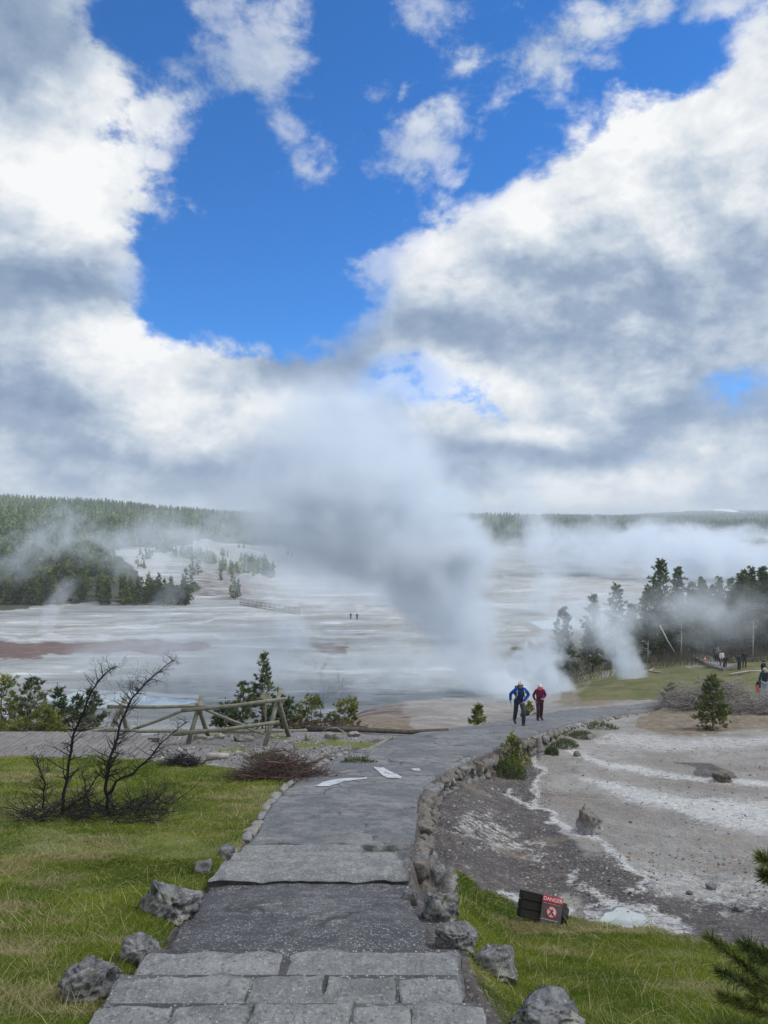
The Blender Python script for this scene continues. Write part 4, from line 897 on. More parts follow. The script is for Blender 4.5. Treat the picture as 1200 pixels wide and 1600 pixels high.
# ------------------------------------------------------------------ the danger sign
sgp = on(852, 1446); sg = empty('danger_sign', (sgp.x, sgp.y, sgp.z)); tag(sg, 'tilted DANGER notice fixed to a dark charred timber box in the grass', 'sign')
S_ = sgp.y / F; Rt = Matrix.Rotation(math.radians(13), 3, 'Y') @ Matrix.Rotation(math.radians(-22), 3, 'X')
M_black = mat_simple('charred timber', (0.018, 0.016, 0.016), 0.7, 0.4, 6, 0.5)
M_red = mat_simple('red sign enamel', (0.62, 0.025, 0.06), 0.45, 0.06, 3, 0.05); M_dg = mat_simple('dark grey sign enamel', (0.095, 0.09, 0.105), 0.5, 0.06, 3, 0.05); M_white = mat_simple('white sign paint', (0.78, 0.78, 0.78), 0.5, 0.04, 3, 0.02)
def sbox(name, cx, cz, w_, h_, d_, dy, m, parent=sg, bev=0.006, jit=0.0):
    bm = bmesh.new(); bmesh.ops.create_cube(bm, size=1.0); bmesh.ops.scale(bm, vec=(w_ * S_, d_, h_ * S_), verts=bm.verts)
    bmesh.ops.bevel(bm, geom=bm.edges, offset=bev, segments=2, affect='EDGES')
    bmesh.ops.translate(bm, vec=(cx * S_, dy, cz * S_), verts=bm.verts); bmesh.ops.transform(bm, matrix=Rt.to_4x4(), verts=bm.verts)
    return bm_obj(name, bm, m, parent, smooth=False)
for k_ in range(3): sbox('plank', -20, 9 + k_ * 13, 42, 12.4, 0.16, 0.10 + 0.006 * (k_ % 2), M_black)
bmk = rock_bm((22 * S_, 0.18, 40 * S_), 777, 3, 0.3); bmesh.ops.translate(bmk, vec=(29 * S_, 0.09, 4 * S_), verts=bmk.verts); bmesh.ops.transform(bmk, matrix=Rt.to_4x4(), verts=bmk.verts); bm_obj('end_block', bmk, M_black, sg)
plate = sbox('sign_plate', 7, 22.5, 33, 39, 0.012, -0.004, M_dg, bev=0.002)
sbox('header', 7, 37.2, 32.4, 9.2, 0.006, -0.0125, M_red, plate, 0.001)
def disc(name, cx, cz, r0, r1, dy, m, parent):
    bm = bmesh.new(); n = 40; A_ = []
    for y_ in (dy, dy + 0.003):
        for r in (r0, r1):
            A_.append([bm.verts.new(((cx + r * math.cos(2 * math.pi * k / n)) * S_, y_, (cz + r * math.sin(2 * math.pi * k / n)) * S_)) for k in range(n)])
    for k in range(n):
        k2 = (k + 1) % n; bm.faces.new((A_[0][k], A_[1][k], A_[1][k2], A_[0][k2])); bm.faces.new((A_[1][k], A_[3][k], A_[3][k2], A_[1][k2]))
        if r0 > 0.1: bm.faces.new((A_[2][k], A_[0][k], A_[0][k2], A_[2][k2]))
    bmesh.ops.recalc_face_normals(bm, faces=bm.faces); bmesh.ops.transform(bm, matrix=Rt.to_4x4(), verts=bm.verts); return bm_obj(name, bm, m, parent, False)
disc('pictogram_field', 7, 20, 0.05, 7.9, -0.0145, M_white, plate); disc('red_ring', 7, 20, 7.2, 8.8, -0.0185, M_red, plate)
b = MB()
def fig(pts, r): b.tube([Rt @ Vector(((7 + x) * S_, -0.0175, (20 + z) * S_)) for x, z in pts], r * S_, 6)
fig([(0.8, 4.9), (1.0, 4.4)], 1.1); fig([(0.4, 3.4), (0.0, 0.2)], 1.25); fig([(0.4, 3.0), (2.2, 1.2), (3.2, 1.8)], 0.5); fig([(0.2, 3.0), (-1.6, 1.0)], 0.5); fig([(0, 0.2), (1.6, -2.2), (1.4, -4.8)], 0.75); fig([(-0.1, 0.2), (-1.6, -2.2), (-3.6, -3.4)], 0.75); fig([(-5.8, -3.6), (-4, -4.4), (-1, -4.8)], 0.35)
b.build('walking_figure', M_black, plate)
b = MB(); b.tube([Rt @ Vector(((7 + x) * S_, -0.0195, (20 + z) * S_)) for x, z in ((-5.2, 5.2), (5.2, -5.2))], 0.9 * S_, 6); b.build('red_bar', M_red, plate)
def lettering(txt, cx, cz, size, m, parent, dy):
    cu = bpy.data.curves.new('lettering', 'FONT'); cu.body = txt; cu.align_x = 'CENTER'; cu.align_y = 'CENTER'; cu.size = size * S_; cu.extrude = 0.001; cu.offset = 0.0006
    t = bpy.data.objects.new('lettering', cu); COL.objects.link(t); bpy.context.view_layer.update()
    me_ = bpy.data.meshes.new_from_object(t.evaluated_get(bpy.context.evaluated_depsgraph_get())); bpy.data.objects.remove(t)
    me_.transform(Matrix.Translation((cx * S_, dy, cz * S_)) @ Matrix.Rotation(math.radians(90), 4, 'X')); me_.transform(Rt.to_4x4()); me_.materials.clear(); return link('lettering', me_, m, parent)
lettering('DANGER', 7, 37.2, 7.6, M_white, plate, -0.0175)
b = MB()
for zc, n_, x0_ in ((31, 22, -6.5), (8.2, 30, -7.5)):
    for k_ in range(n_):
        if k_ % 6 == 5: continue
        xx = x0_ + k_ * (27.0 / n_) ; b.box(Rt @ Vector(((xx) * S_, -0.0115, (zc + 0.1 * (k_ % 3)) * S_)), (0.55 * S_, 0.002, 0.9 * S_), Rt)
b.build('small_print', M_white, plate, False)
# ------------------------------------------------------------------ conifers
M_needle = pal_attr_mat('pine needles', 0.75, 0.15, 0.18)
M_bark = mat_simple('pine bark', (0.12, 0.095, 0.075), 0.9, 0.35, 8, 0.6)
M_snag = M_bleach
def leaf_mesh(name, P, D, W, L, Cc, curl=0.0):
    """many narrow blades: P base (n,3), D direction (n,3), W width, L length, colour (n,3)"""
    n = len(P); D = D / (np.linalg.norm(D, axis=1)[:, None] + 1e-9)
    R_ = RNG.normal(size=(n, 3)); S = np.cross(D, R_); S /= np.linalg.norm(S, axis=1)[:, None] + 1e-9
    W = np.broadcast_to(np.asarray(W, float), (n,))[:, None]; L = np.broadcast_to(np.asarray(L, float), (n,))[:, None]
    mid = P + D * L * 0.5
    V = np.stack([P - S * W * 0.35, P + S * W * 0.35, mid + S * W * 0.6, P + D * L, mid - S * W * 0.6], 1).reshape(-1, 3)
    i = np.arange(n)[:, None] * 5
    F3 = np.concatenate([i + 2, i + 3, i + 4], 1); F4 = np.concatenate([i, i + 1, i + 2, i + 4], 1)
    return mesh_np(name, V, [F4, F3], False, {'col': np.repeat(Cc, 5, 0)})
def conifer(h, wid, nbr, tufts, blades, tl, tw, seed, cols, bare=0.12, pw=0.8, droop=-0.1, trunk_r=None, gap=0.25, up=0.35, lean=0.0, tip=0.55):
    """returns (trunk mesh, crown mesh): whorled limbs carrying tufts of needles"""
    r = np.random.default_rng(seed); b = MB(); tr = trunk_r or h * 0.014
    bend = r.normal(0, 0.012 * h, 2); 
    def tp(t): return Vector((bend[0] * t * t + lean * t * h, bend[1] * t * t, t * h))
    b.tube([tp(t) for t in np.linspace(0, 0.98, 8)], [tr * (1 - 0.85 * t) for t in np.linspace(0, 1, 8)], 6)
    Pl, Dl, Cl, Ll = [], [], [], []
    lob = r.normal(0, 1, 8)
    for k in range(nbr):
        t = bare + (1 - bare) * (k + r.random()) / nbr
        if r.random() < gap * 0.5: continue
        a = r.random() * 6.283; prof = (1 - (t - bare) / (1 - bare))**pw; prof = min(prof, 0.55 + 0.9 * (t - bare) / 0.25) if t < bare + 0.2 else prof
        ln = wid * (0.08 + prof) * r.uniform(0.6, 1.25) * (1 + 0.16 * math.sin(2 * a + lob[0]) + 0.12 * math.sin(3 * a + lob[1] + t * 5))
        o = np.array(tp(t)); dz = droop + up * t + r.normal(0, 0.08); d = np.array([math.cos(a), math.sin(a), dz]); d /= np.linalg.norm(d)
        e = o + d * ln + np.array([0, 0, ln * 0.18]); mid = o + d * ln * 0.55
        b.tube([o, mid, e], [tr * 0.32 * (0.4 + prof), tr * 0.2 * (0.4 + prof), tr * 0.06], 4, cap=False)
        nt_ = max(2, int(tufts * (0.35 + prof)))
        shade = r.uniform(0.95, 1.75); cb = np.array(cols[r.integers(len(cols))])
        for q in range(nt_):
            s = 1 - (r.random()**1.5) * (1 - 0.22); base = (o * (1 - s) + mid * s) if s < 0.5 else (mid * (1 - (s - .5) * 2) + e * (s - .5) * 2); base = o + (e - o) * s + np.array([0, 0, -ln * 0.05])
            side = np.cross(d, [0, 0, 1]); spread = ln * 0.24 * (1.1 - s) + tl * 0.5
            c_ = base + side * r.normal(0, spread) + np.array([0, 0, r.normal(0, tl * 0.35)])
            nb = blades; dirs = r.normal(0, 1, (nb, 3)); dirs[:, 2] = np.abs(dirs[:, 2]) * 0.6 + 0.35; dirs = dirs * 0.8 + d * 0.9
            Pl.append(c_ + r.normal(0, tl * 0.18, (nb, 3))); Dl.append(dirs); Ll.append(np.full(nb, tl) * r.uniform(0.7, 1.25, nb))
            Cl.append(cb[None, :] * shade * r.uniform(0.65, 1.4, (nb, 1)))
    nb = int(blades * 1.5); c_ = np.array(tp(0.96)); dirs = r.normal(0, 0.6, (nb, 3)); dirs[:, 2] = 1.2; Pl.append(c_ + r.normal(0, tl * 0.2, (nb, 3)) * [1, 1, 4.0]); Dl.append(dirs); Ll.append(np.full(nb, tl)); Cl.append(np.tile(np.array(cols[0]), (nb, 1)))
    P = np.concatenate(Pl); D = np.concatenate(Dl); C_ = np.concatenate(Cl); L_ = np.concatenate(Ll)
    return b.mesh('trunk'), leaf_mesh('crown', P, D, tw, L_, np.clip(C_, 0, 1))
GREEN = [(0.060, 0.082, 0.030), (0.075, 0.095, 0.033), (0.048, 0.068, 0.030)]
YG = [(0.16, 0.17, 0.035), (0.12, 0.14, 0.032), (0.085, 0.105, 0.03)]
DKG = [(0.040, 0.058, 0.030), (0.052, 0.070, 0.034), (0.034, 0.048, 0.028)]
def tree_from(meshes, name, loc, label, cat='tree', group=None, s=1.0, rz=0.0):
    r = empty(name, loc, rz); tag(r, label, cat, group); r.scale = (s, s, s)
    link('trunk', meshes[0], None, r); link('crown', meshes[1], None, r); return r
def mk(*a, **k):
    t, c = conifer(*a, **k); t.materials.append(M_bark); c.materials.append(M_needle); return t, c
# young pines near by
def young(px, py, hpx, wpx, label, seed, cols=YG, y=None, br=46, tuf=5, bl=12, tl=None, bare=0.02, pw=0.7, name='young_pine', cat='young pine', **k):
    p = at(px, y) if y else on(px, py); s = p.y / F; h = hpx * s; w_ = wpx * s / 2
    return tree_from(mk(h, w_, br, tuf, bl, tl or 0.10 + h * 0.012, 0.011 + p.y * 0.0005, seed, cols, bare=bare, pw=pw, **k), name, p - Vector((0, 0, 0.03)), label, cat)
young(1114, 1141, 84, 62, 'bushy young pine with a pointed top on the dry margin right of the path end', 1, [(0.085, 0.10, 0.032), (0.06, 0.08, 0.03), (0.10, 0.115, 0.04)], br=90, tuf=7)
young(1050, 1108, 30, 34, 'small dark pine bush at the far end of the path', 2, GREEN, br=34, pw=0.4, y=43.5)
young(800, 1193, 62, 56, 'yellow-green pine bush on the right edge of the path in front of the walkers', 3, YG, br=54, tuf=5, pw=0.8, gap=0.5, y=20.6)
young(747, 1134, 36, 26, 'little yellow-green pine on the far edge of the path left of the walkers', 4, YG, br=34, pw=0.6, y=30.5)
young(826, 1121, 26, 24, 'little pine showing between the two walkers', 5, YG, br=26, pw=0.5, y=37)
young(410, 1150, 116, 76, 'tall open young pine directly behind the right fence frame', 6, [(0.06, 0.085, 0.028), (0.045, 0.065, 0.025), (0.09, 0.11, 0.03)], y=25.5, br=80, tuf=6, pw=1.25, gap=0.5)
young(380, 1150, 74, 60, 'lower pine left of the tall one behind the fence', 7, GREEN, y=25.0, br=56, pw=0.9)
young(487, 1142, 50, 56, 'round yellow-green pine bush right of the fence', 8, YG, y=26.0, br=44, pw=0.35)
young(533, 1143, 44, 60, 'leaning pine bush with a long right-hand shoot beyond the gravel', 9, YG, y=26.4, br=44, pw=0.35, lean=0.25)
young(92, 1160, 92, 58, 'pointed young pine in the middle of the left clump', 10, GREEN, y=24.5, br=76, pw=0.85)
young(142, 1160, 90, 56, 'young pine behind the two bare stems at left', 11, GREEN, y=25.5, br=70, pw=0.8)
young(48, 1165, 110, 90, 'wide dark pine at the left of the clump', 12, GREEN, y=24.2, br=84, pw=0.7)
young(2, 1165, 118, 90, 'yellow-tipped pine cut by the left edge of the picture', 13, YG, y=23.6, br=80, pw=0.5)
young(30, 1170, 46, 60, 'low bright pine bush at the foot of the left clump', 14, YG, y=22.8, br=50, pw=0.3)
young(120, 1162, 70, 60, 'smaller dark pine between the pointed one and the bare stems', 21, GREEN, y=23.6, br=60, pw=0.7)
young(22, 1168, 96, 80, 'broad pine second from the left edge', 22, GREEN, y=25.4, br=80, pw=0.6)
young(70, 1166, 60, 60, 'low dark pine in front of the pointed one', 23, YG, y=22.6, br=60, pw=0.5)
young(352, 1150, 40, 50, 'low pine bush at the left foot of the pines behind the fence', 24, GREEN, y=25.6, br=44, pw=0.5)
young(440, 1150, 50, 60, 'dense pine bush filling the gap right of the tall open pine', 25, GREEN, y=25.9, br=60, pw=0.5)
# low cushions at the wall foot
M_leaf = pal_attr_mat('leafy green', 0.8, 0.15, 0.2)
def cushion(px, py, wpx, hpx, label, seed, cols=[(0.075, 0.10, 0.045), (0.10, 0.125, 0.05)], y=None, n=900, name='low_shrub'):
    p = at(px, y) if y else on(px, py); s = p.y / F; W, H_ = wpx * s / 2, hpx * s; r = np.random.default_rng(seed)
    u = r.normal(0, 1, (n, 3)); u /= np.linalg.norm(u, axis=1)[:, None]; u[:, 2] = np.abs(u[:, 2]); rad = r.uniform(0.55, 1.0, (n, 1))
    rad *= (0.75 + 0.5 * fbm(u[:, 0] * 2 + seed, u[:, 1] * 2, u[:, 2] * 2, oct=2, seed=seed))[:, None]
    P = u * rad * [W, W * 0.8, H_]; D = u * 0.7 + r.normal(0, 0.5, (n, 3)) + [0, 0, 0.5]; L_ = r.uniform(0.05, 0.11, n) * (0.7 + p.y * 0.012)
    Cc = np.array([cols[k] for k in r.integers(len(cols), size=n)]) * r.uniform(0.6, 1.4, (n, 1))
    return tag(link(name, leaf_mesh(name, P, D, L_ * 0.2, L_, Cc), M_leaf, loc=p - Vector((0, 0, 0.02))), label, 'shrub')
cushion(792, 1196, 60, 26, 'low green shrub under the pine bush on the path edge', 1, n=1600, y=19.9)
cushion(884, 1158, 40, 11, 'green cushion plant at the wall foot nearest the pine bush', 2, y=25.6); cushion(908, 1149, 46, 11, 'middle green cushion plant at the wall foot', 3, y=28.2); cushion(940, 1139, 56, 10, 'long green cushion plant farther along the wall foot', 4, y=31.5); cushion(862, 1166, 22, 12, 'smallest green cushion plant where the wall meets the runoff', 5, y=23.9)
cushion(415, 1178, 60, 8, 'low mossy tuft left of the brush pile', 6, y=17.9); cushion(560, 1172, 60, 13, 'grassy tuft between the gravel and the path', 7, y=17.6)
cushion(478, 1600, 40, 20, 'weeds growing', 8, n=10) if False else None

# slender pines and the wood at the right
far_cols = [(0.070, 0.098, 0.046), (0.085, 0.11, 0.050), (0.058, 0.082, 0.042)]
def mid_tree(px, py_base, py_top, wpx, y, label, seed, cols=far_cols, group=None, br=130, **k):
    p = at(px, y); h = (HY - py_top) / F * y - p.z; w_ = wpx / F * y / 2
    return tree_from(mk(h, w_, br, 5, 7, 0.26 + y * 0.0016, 0.075 + y * 0.0006, seed, cols, **k), 'pine_tree', p - Vector((0, 0, 0.1)), label, 'pine', group)
mid_tree(880, 1035, 951, 44, 98, 'single conical pine just left of the railed boardwalk', 31, [(0.06, 0.08, 0.034), (0.045, 0.06, 0.03)], bare=0.05, br=120, pw=0.75)
mid_tree(926, 1035, 930, 40, 96, 'thin ragged pine with a bare top right of the conical one', 32, bare=0.08, gap=0.6, pw=0.8)
mid_tree(962, 1035, 915, 52, 94, 'taller pine veiled by mist before the wood', 33, bare=0.1, pw=0.7, br=110)
mid_tree(986, 1030, 945, 30, 100, 'narrow pine at the left corner of the wood', 34, bare=0.05)
WOOD = 'pines of the misty wood at right'
mid_tree(1034, 1025, 877, 78, 108, 'tallest broad pine at the left front of the wood', 35, group=WOOD, br=260, bare=0.06, pw=0.95)
mid_tree(1014, 1022, 920, 60, 104, 'shorter dense pine left of the tallest one', 36, group=WOOD, br=200, bare=0.05)
mid_tree(1058, 1022, 888, 44, 112, 'pointed pine right behind the tallest one', 37, group=WOOD, br=190, gap=0.4)
mid_tree(1080, 1022, 912, 44, 110, 'third pine from the left front of the wood', 38, group=WOOD, br=170)
proto = [mk(13, 2.4, 170, 5, 7, 0.42, 0.14, 50 + i, far_cols, bare=0.12 + 0.05 * (i % 3), pw=0.85 + 0.08 * i, gap=0.2 + .1 * i) for i in range(4)]
rnd = random.Random(77); cnt = 0
for i in range(46):
    px = 1095 + (i % 15) * 11.5 + rnd.uniform(-5, 5) + (i // 15) * 60 * (i % 2); y = 104 + (i // 15) * 13 + rnd.uniform(-4, 5)
    top = (905 if px < 1150 else 893) + rnd.uniform(-8, 28); p = at(px, y); h = (HY - top) / F * y - p.z
    tree_from(proto[i % 4], 'pine_tree', p - Vector((0, 0, 0.1)), 'dark pine crowded among its like in the misty wood at right', 'pine', 'crowded pines in the misty wood', h / 13, rnd.uniform(0, 6.28)); cnt += 1
for px, y, hp, lb in [(1176, 90, 66, 'tall bare white snag at the right edge of the wood'), (1012, 92, 36, 'short bare white snag at the left end of the brush'), (1064, 97, 60, 'bare white trunk standing among the dark pines')]:
    p = at(px, y); h = hp / F * y; b = MB(); b.tube([(0, 0, -0.2), (0.05 * h * 0.3, 0, h * 0.5), (0.02 * h, 0, h)], [0.075, 0.06, 0.025], 6)
    for k_ in range(14):
        z = h * rnd.uniform(0.25, 0.95); a = rnd.uniform(0, 6.28); q = rnd.uniform(0.2, 0.7); b.tube([(0.02 * z, 0, z), (math.cos(a) * q, math.sin(a) * q, z + rnd.uniform(-.15, .2))], [0.025, 0.01], 4)
    tag(b.build('dead_snag', M_snag, loc=p), lb, 'dead tree')
for pts, r_, lb in [([(1031, 978, 97), (1042, 1000, 95), (1054, 1020, 94)], 0.09, 'pale trunk leaning steeply out of the wood'), ([(1013, None, 84), (1024, None, 82), (1034, None, 80)], 0.10, 'white fallen trunk lying in front of the wood'), ([(1004, None, 83), (1012, None, 84), (1022, None, 86)], 0.08, 'thin white fallen trunk crossing the lying one'), ([(1140, None, 72), (1170, None, 74), (1215, None, 73)], 0.11, 'long pale log on the turf behind the far-right visitor'), ([(1128, None, 90), (1160, None, 92), (1200, None, 95)], 0.09, 'pale log lying on the turf behind the two dark figures')]:
    lying('log', pts, r_, M_snag, lb, 'log')

# ------------------------------------------------------------------ forest beyond the basin
fp_ = [mk(8.5, 1.35 + 0.2 * (i % 2), 34, 4, 5, 0.62, 0.30, 80 + i, [(0.105, 0.135, 0.030), (0.075, 0.105, 0.028), (0.14, 0.155, 0.032)] if i % 2 else [(0.05, 0.075, 0.03), (0.06, 0.08, 0.034)], bare=0.05, pw=0.7) for i in range(6)]
rnd = random.Random(5); n_ind = 0; small = []
cand = []
FP = [(-150, 960), (0, 952), (120, 944), (240, 940), (300, 938), (300, 915), (240, 912), (208, 880), (180, 868), (190, 850), (150, 800), (-150, 800)]
def infp(px, py): return poly_sd(np.array([px]), np.array([py]), FP)[0] > 0
CX = []
tries = 0
while len(CX) < 245 and tries < 5000:
    tries += 1; px = rnd.uniform(-60, 300); y = 229 + 170 * rnd.random()**1.5
    if px > 175 and y > 262 - (px - 175) * 0.15: continue
    CX.append((px, y))
CX += [(rnd.uniform(225, 300), rnd.uniform(228, 246)) for _ in range(14)] + [(215, 250), (205, 262), (232, 258), (290, 262), (300, 280), (368, 246), (364, 250), (372, 252), (345, 300), (300, 320), (310, 318)]
for i, (px, y) in enumerate(sorted(CX, key=lambda q: q[1])):
    p = at(px, y); s = rnd.uniform(0.7, 1.3) * (0.75 if px > 200 else 1.0)
    tree_from(fp_[i % 6], 'pine_tree', p - Vector((0, 0, 0.1)), 'one of the dark pines massed at the far left edge of the basin', 'pine', 'pines massed at the far left of the basin', s, rnd.uniform(0, 6.28)); n_ind += 1
# the rest of the forest, uncountable: one mesh of many small crowns
def forest_mass(name, pts, hs, seed, per=16):
    r = np.random.default_rng(seed); n = len(pts); zb = ground_z(pts[:, 0], pts[:, 1])
    k = per; t = r.random((n, k)); a = r.random((n, k)) * 6.283; rad = (1 - t)**0.8 * hs[:, None] * 0.17 + 0.1
    c0 = np.stack([pts[:, 0, None] + np.cos(a) * rad * 0.4, pts[:, 1, None] + np.sin(a) * rad * 0.4, zb[:, None] + hs[:, None] * (0.06 + 0.9 * t)], 2)
    d = np.stack([np.cos(a), np.sin(a), np.full_like(a, 0.25)], 2); up = np.array([0, 0, 1.0]); sd_ = np.cross(d, up); sz = (rad * 1.0 + hs[:, None] * 0.045)[:, :, None]
    V = np.stack([c0 + d * sz * 1.0 - up * sz * 0.25, c0 + sd_ * sz * 0.8 - up * sz * 0.1, c0 + up * sz * 1.15, c0 - sd_ * sz * 0.8 - up * sz * 0.1], 2).reshape(-1, 3)
    m_ = n * k; i = np.arange(m_)[:, None] * 4
    Fc = np.concatenate([np.concatenate([i, i + 1, i + 2], 1), np.concatenate([i, i + 2, i + 3], 1)])
    pal = np.array([(0.045, 0.070, 0.030), (0.060, 0.088, 0.030), (0.095, 0.125, 0.034), (0.038, 0.058, 0.030)]); cc = pal[r.integers(4, size=n)] * r.uniform(0.75, 1.3, (n, 1)); cc = cc * (1 + 0.45 * sstep(0.5, 0.62, fbm(pts[:, 0] * 0.012, pts[:, 1] * 0.006, oct=3, seed=33)))[:, None]; cc = np.repeat(cc, k, 0) * r.uniform(0.9, 1.9, (m_, 1))
    return tag(link(name, mesh_np(name, V, Fc, False, {'col': np.repeat(cc, 4, 0)}), M_needle), kind='stuff')
r = np.random.default_rng(99)
def scatter(n, pxr, yr, cond, pw=1.0):
    px = r.uniform(*pxr, n); y = yr[0] + (yr[1] - yr[0]) * r.random(n)**pw; x = (px - HX) / F * y; z = ground_z(x, y); py = HY - F * z / y; ok = cond(px, py, y); return np.stack([x, y], 1)[ok]
A1 = scatter(5200, (-250, 300), (300, 620), lambda px, py, y: (px < 175) | ((y > 420) & (py < 868 - 0.05 * px)), 1.0)
A2 = scatter(9000, (-250, 1450), (620, 1700), lambda px, py, y: (py < 852), 0.9)
A2b = scatter(500, (430, 1250), (480, 1000), lambda px, py, y: fbm(px * 0.02, y * 0.01, oct=2, seed=4) > 0.58, 1.0)
A3 = scatter(9000, (-250, 1450), (1500, 3200), lambda px, py, y: (py < 840), 0.8)
A4 = scatter(3500, (150, 460), (330, 800), lambda px, py, y: fbm(px * 0.02, y * 0.02, oct=3, seed=14) > 0.60)
PT = np.concatenate([A1, A2, A2b, A3, A4]); HS = np.concatenate([r.uniform(6, 12, len(A1)), r.uniform(7, 13, len(A2)), r.uniform(5, 9, len(A2b)), r.uniform(7, 11, len(A3)), r.uniform(2.5, 6, len(A4))])
forest_mass('forest', PT, HS, 5, 14)
# grey undergrowth of the wood
def scrub(name, n, pxr, yr, seed, hh=(0.5, 2.0), cond=None, pal=None, wd=0.03):
    r = np.random.default_rng(seed); px = r.uniform(*pxr, n); y = r.uniform(*yr, n); x = (px - HX) / F * y; z = ground_z(x, y)
    P = np.stack([x, y, z], 1); D = r.normal(0, 0.45, (n, 3)) + [0, 0, 1.0]; L_ = r.uniform(*hh, n); pal = np.array(pal or [(0.13, 0.115, 0.11), (0.085, 0.07, 0.065), (0.06, 0.065, 0.035)])
    cc = pal[r.integers(len(pal), size=n)] * r.uniform(0.7, 1.4, (n, 1)); return tag(link(name, leaf_mesh(name, P, D, wd * r.uniform(0.6, 1.6, n), L_, cc), M_leaf), kind='stuff')
scrub('undergrowth', 14000, (985, 1300), (86, 135), 3, (0.4, 1.9)); scrub('undergrowth', 3000, (840, 1010), (84, 125), 4, (0.3, 1.2))

# ------------------------------------------------------------------ dead shrub, brush piles
def twigs(b, p, d, ln, r0, depth, rnd, kink=0.25, side=4, up=0.15):
    pts = [p]; rad = [r0]; n = 4; q = p.copy(); dd = d.copy()
    for k in range(n):
        dd = (dd + Vector([rnd.gauss(0, kink) for _ in range(3)]) * 0.6 + Vector((0, 0, up * 0.3))).normalized(); q = q + dd * ln / n; pts.append(q.copy()); rad.append(max(r0 * (1 - 0.75 * (k + 1) / n), 0.0014))
    b.tube(pts, rad, 5 if r0 > 0.012 else 3, cap=False)
    if depth > 0:
        for k in range(side):
            j = rnd.randint(1, n); a = Vector([rnd.gauss(0, 1) for _ in range(3)]); a = (a - a.dot(dd) * dd).normalized(); nd = (dd * 0.55 + a * 0.85 + Vector((0, 0, up))).normalized()
            twigs(b, pts[j], nd, ln * rnd.uniform(0.35, 0.65), rad[j] * 0.6, depth - 1, rnd, kink, side, up)
ds = on(130, 1276); shrub = empty('dead_shrub', ds); tag(shrub, 'leafless black twiggy shrub with two tall leaning stems on the left lawn', 'dead shrub')
rnd = random.Random(8); yb = ds.y
def stem(path, r0, r1, sprouts, sl):
    b = MB(); P = [pt(px, py, yb + dy) - ds for px, py, dy in path]; Q = []
    for a, e in zip(P[:-1], P[1:]):
        for t in (0, .33, .66): Q.append(a.lerp(e, t) + Vector([rnd.gauss(0, 0.008) for _ in range(3)]))
    Q.append(P[-1]); R_ = [r0 + (r1 - r0) * k / (len(Q) - 1) for k in range(len(Q))]; b.tube(Q, R_, 7)
    for k in range(sprouts):
        t = rnd.uniform(0.12, 1) ** 0.8 * (len(Q) - 1.01); j = int(t); p = Q[j].lerp(Q[j + 1], t - j); dr = (Q[j + 1] - Q[j]).normalized(); a = Vector((rnd.choice((-1, 1)) * rnd.uniform(.5, 1), rnd.uniform(-.8, .8), rnd.uniform(-.2, .7)))
        twigs(b, p, (a + dr * 0.4).normalized(), sl * rnd.uniform(0.4, 1.1) * (1.2 - 0.6 * t / len(Q)), R_[j] * 0.36 + 0.003, 2, rnd, 0.3, 3)
    b.build('stem', M_twig, shrub)
stem([(95, 1285, 0), (100, 1240, 0), (108, 1195, .05), (112, 1160, .05), (124, 1125, 0), (142, 1080, -.05), (160, 1056, -.05), (181, 1041, -.1)], 0.028, 0.007, 60, 0.40)
stem([(170, 1272, .05), (166, 1235, 0), (168, 1200, 0), (178, 1168, 0), (190, 1128, .05), (208, 1090, .1), (232, 1062, .1), (272, 1031, .15)], 0.032, 0.006, 75, 0.42)
stem([(170, 1240, 0), (182, 1220, -.05), (208, 1207, -.1), (236, 1182, -.15), (252, 1160, -.2), (296, 1126, -.2)], 0.024, 0.005, 40, 0.34)
stem([(96, 1270, .1), (130, 1246, 0), (150, 1215, -.1), (185, 1180, -.2)], 0.016, 0.005, 26, 0.3)
stem([(66, 1262, .1), (70, 1225, 0), (62, 1200, -.1), (56, 1180, -.15)], 0.013, 0.004, 30, 0.32); stem([(140, 1262, .1), (132, 1225, 0), (128, 1205, 0)], 0.012, 0.004, 16, 0.28)
b = MB()
for k in range(300):
    p = Vector((rnd.uniform(-0.95, 1.35), rnd.uniform(-0.5, 0.5), rnd.uniform(0.0, 0.12))); p.z += gz(ds.x + p.x, ds.y + p.y) - ds.z
    a = rnd.uniform(0, 6.28); dirn = Vector((math.cos(a), math.sin(a) * 0.6, rnd.uniform(0.0, 0.55))).normalized(); twigs(b, p, dirn, rnd.uniform(0.25, 0.65), rnd.uniform(0.004, 0.011), 1, rnd, 0.35, 3)
b.build('low_tangle', M_twig, shrub)
def brush_pile(px, py, wpx, hpx, label, m, n, seed, y=None, depth=1.0, rr=0.009, ln=0.9, name='brush_pile', fl=1.0, bare=2):
    p = at(px, y) if y else on(px, py); s = p.y / F; W, H_ = wpx * s / 2, hpx * s; rnd = random.Random(seed); b = MB()
    for k in range(n):
        a = rnd.uniform(0, 6.28); q = math.sqrt(rnd.random()); x, yy = math.cos(a) * q * W, math.sin(a) * q * W * depth
        top = H_ * (1 - q * q) ; z = rnd.random() * top; z += gz(p.x + x, p.y + yy) - p.z
        th = rnd.gauss(0, 0.9); dirn = Vector((math.cos(th) * rnd.choice((-1, 1)), math.sin(th), rnd.gauss(0.05, 0.3) * fl)).normalized()
        twigs(b, Vector((x, yy, z)) - dirn * ln * 0.4, dirn, ln * rnd.uniform(0.5, 1.2), rr * rnd.uniform(0.5, 1.8), 1, rnd, 0.22, bare, 0.0)
    return tag(b.build(name, m, loc=p), label, 'brush pile')
brush_pile(440, 1213, 140, 40, 'reddish brown heap of cut brush on the grass beside the path', M_twigr, 420, 1, depth=0.55, y=15.6)
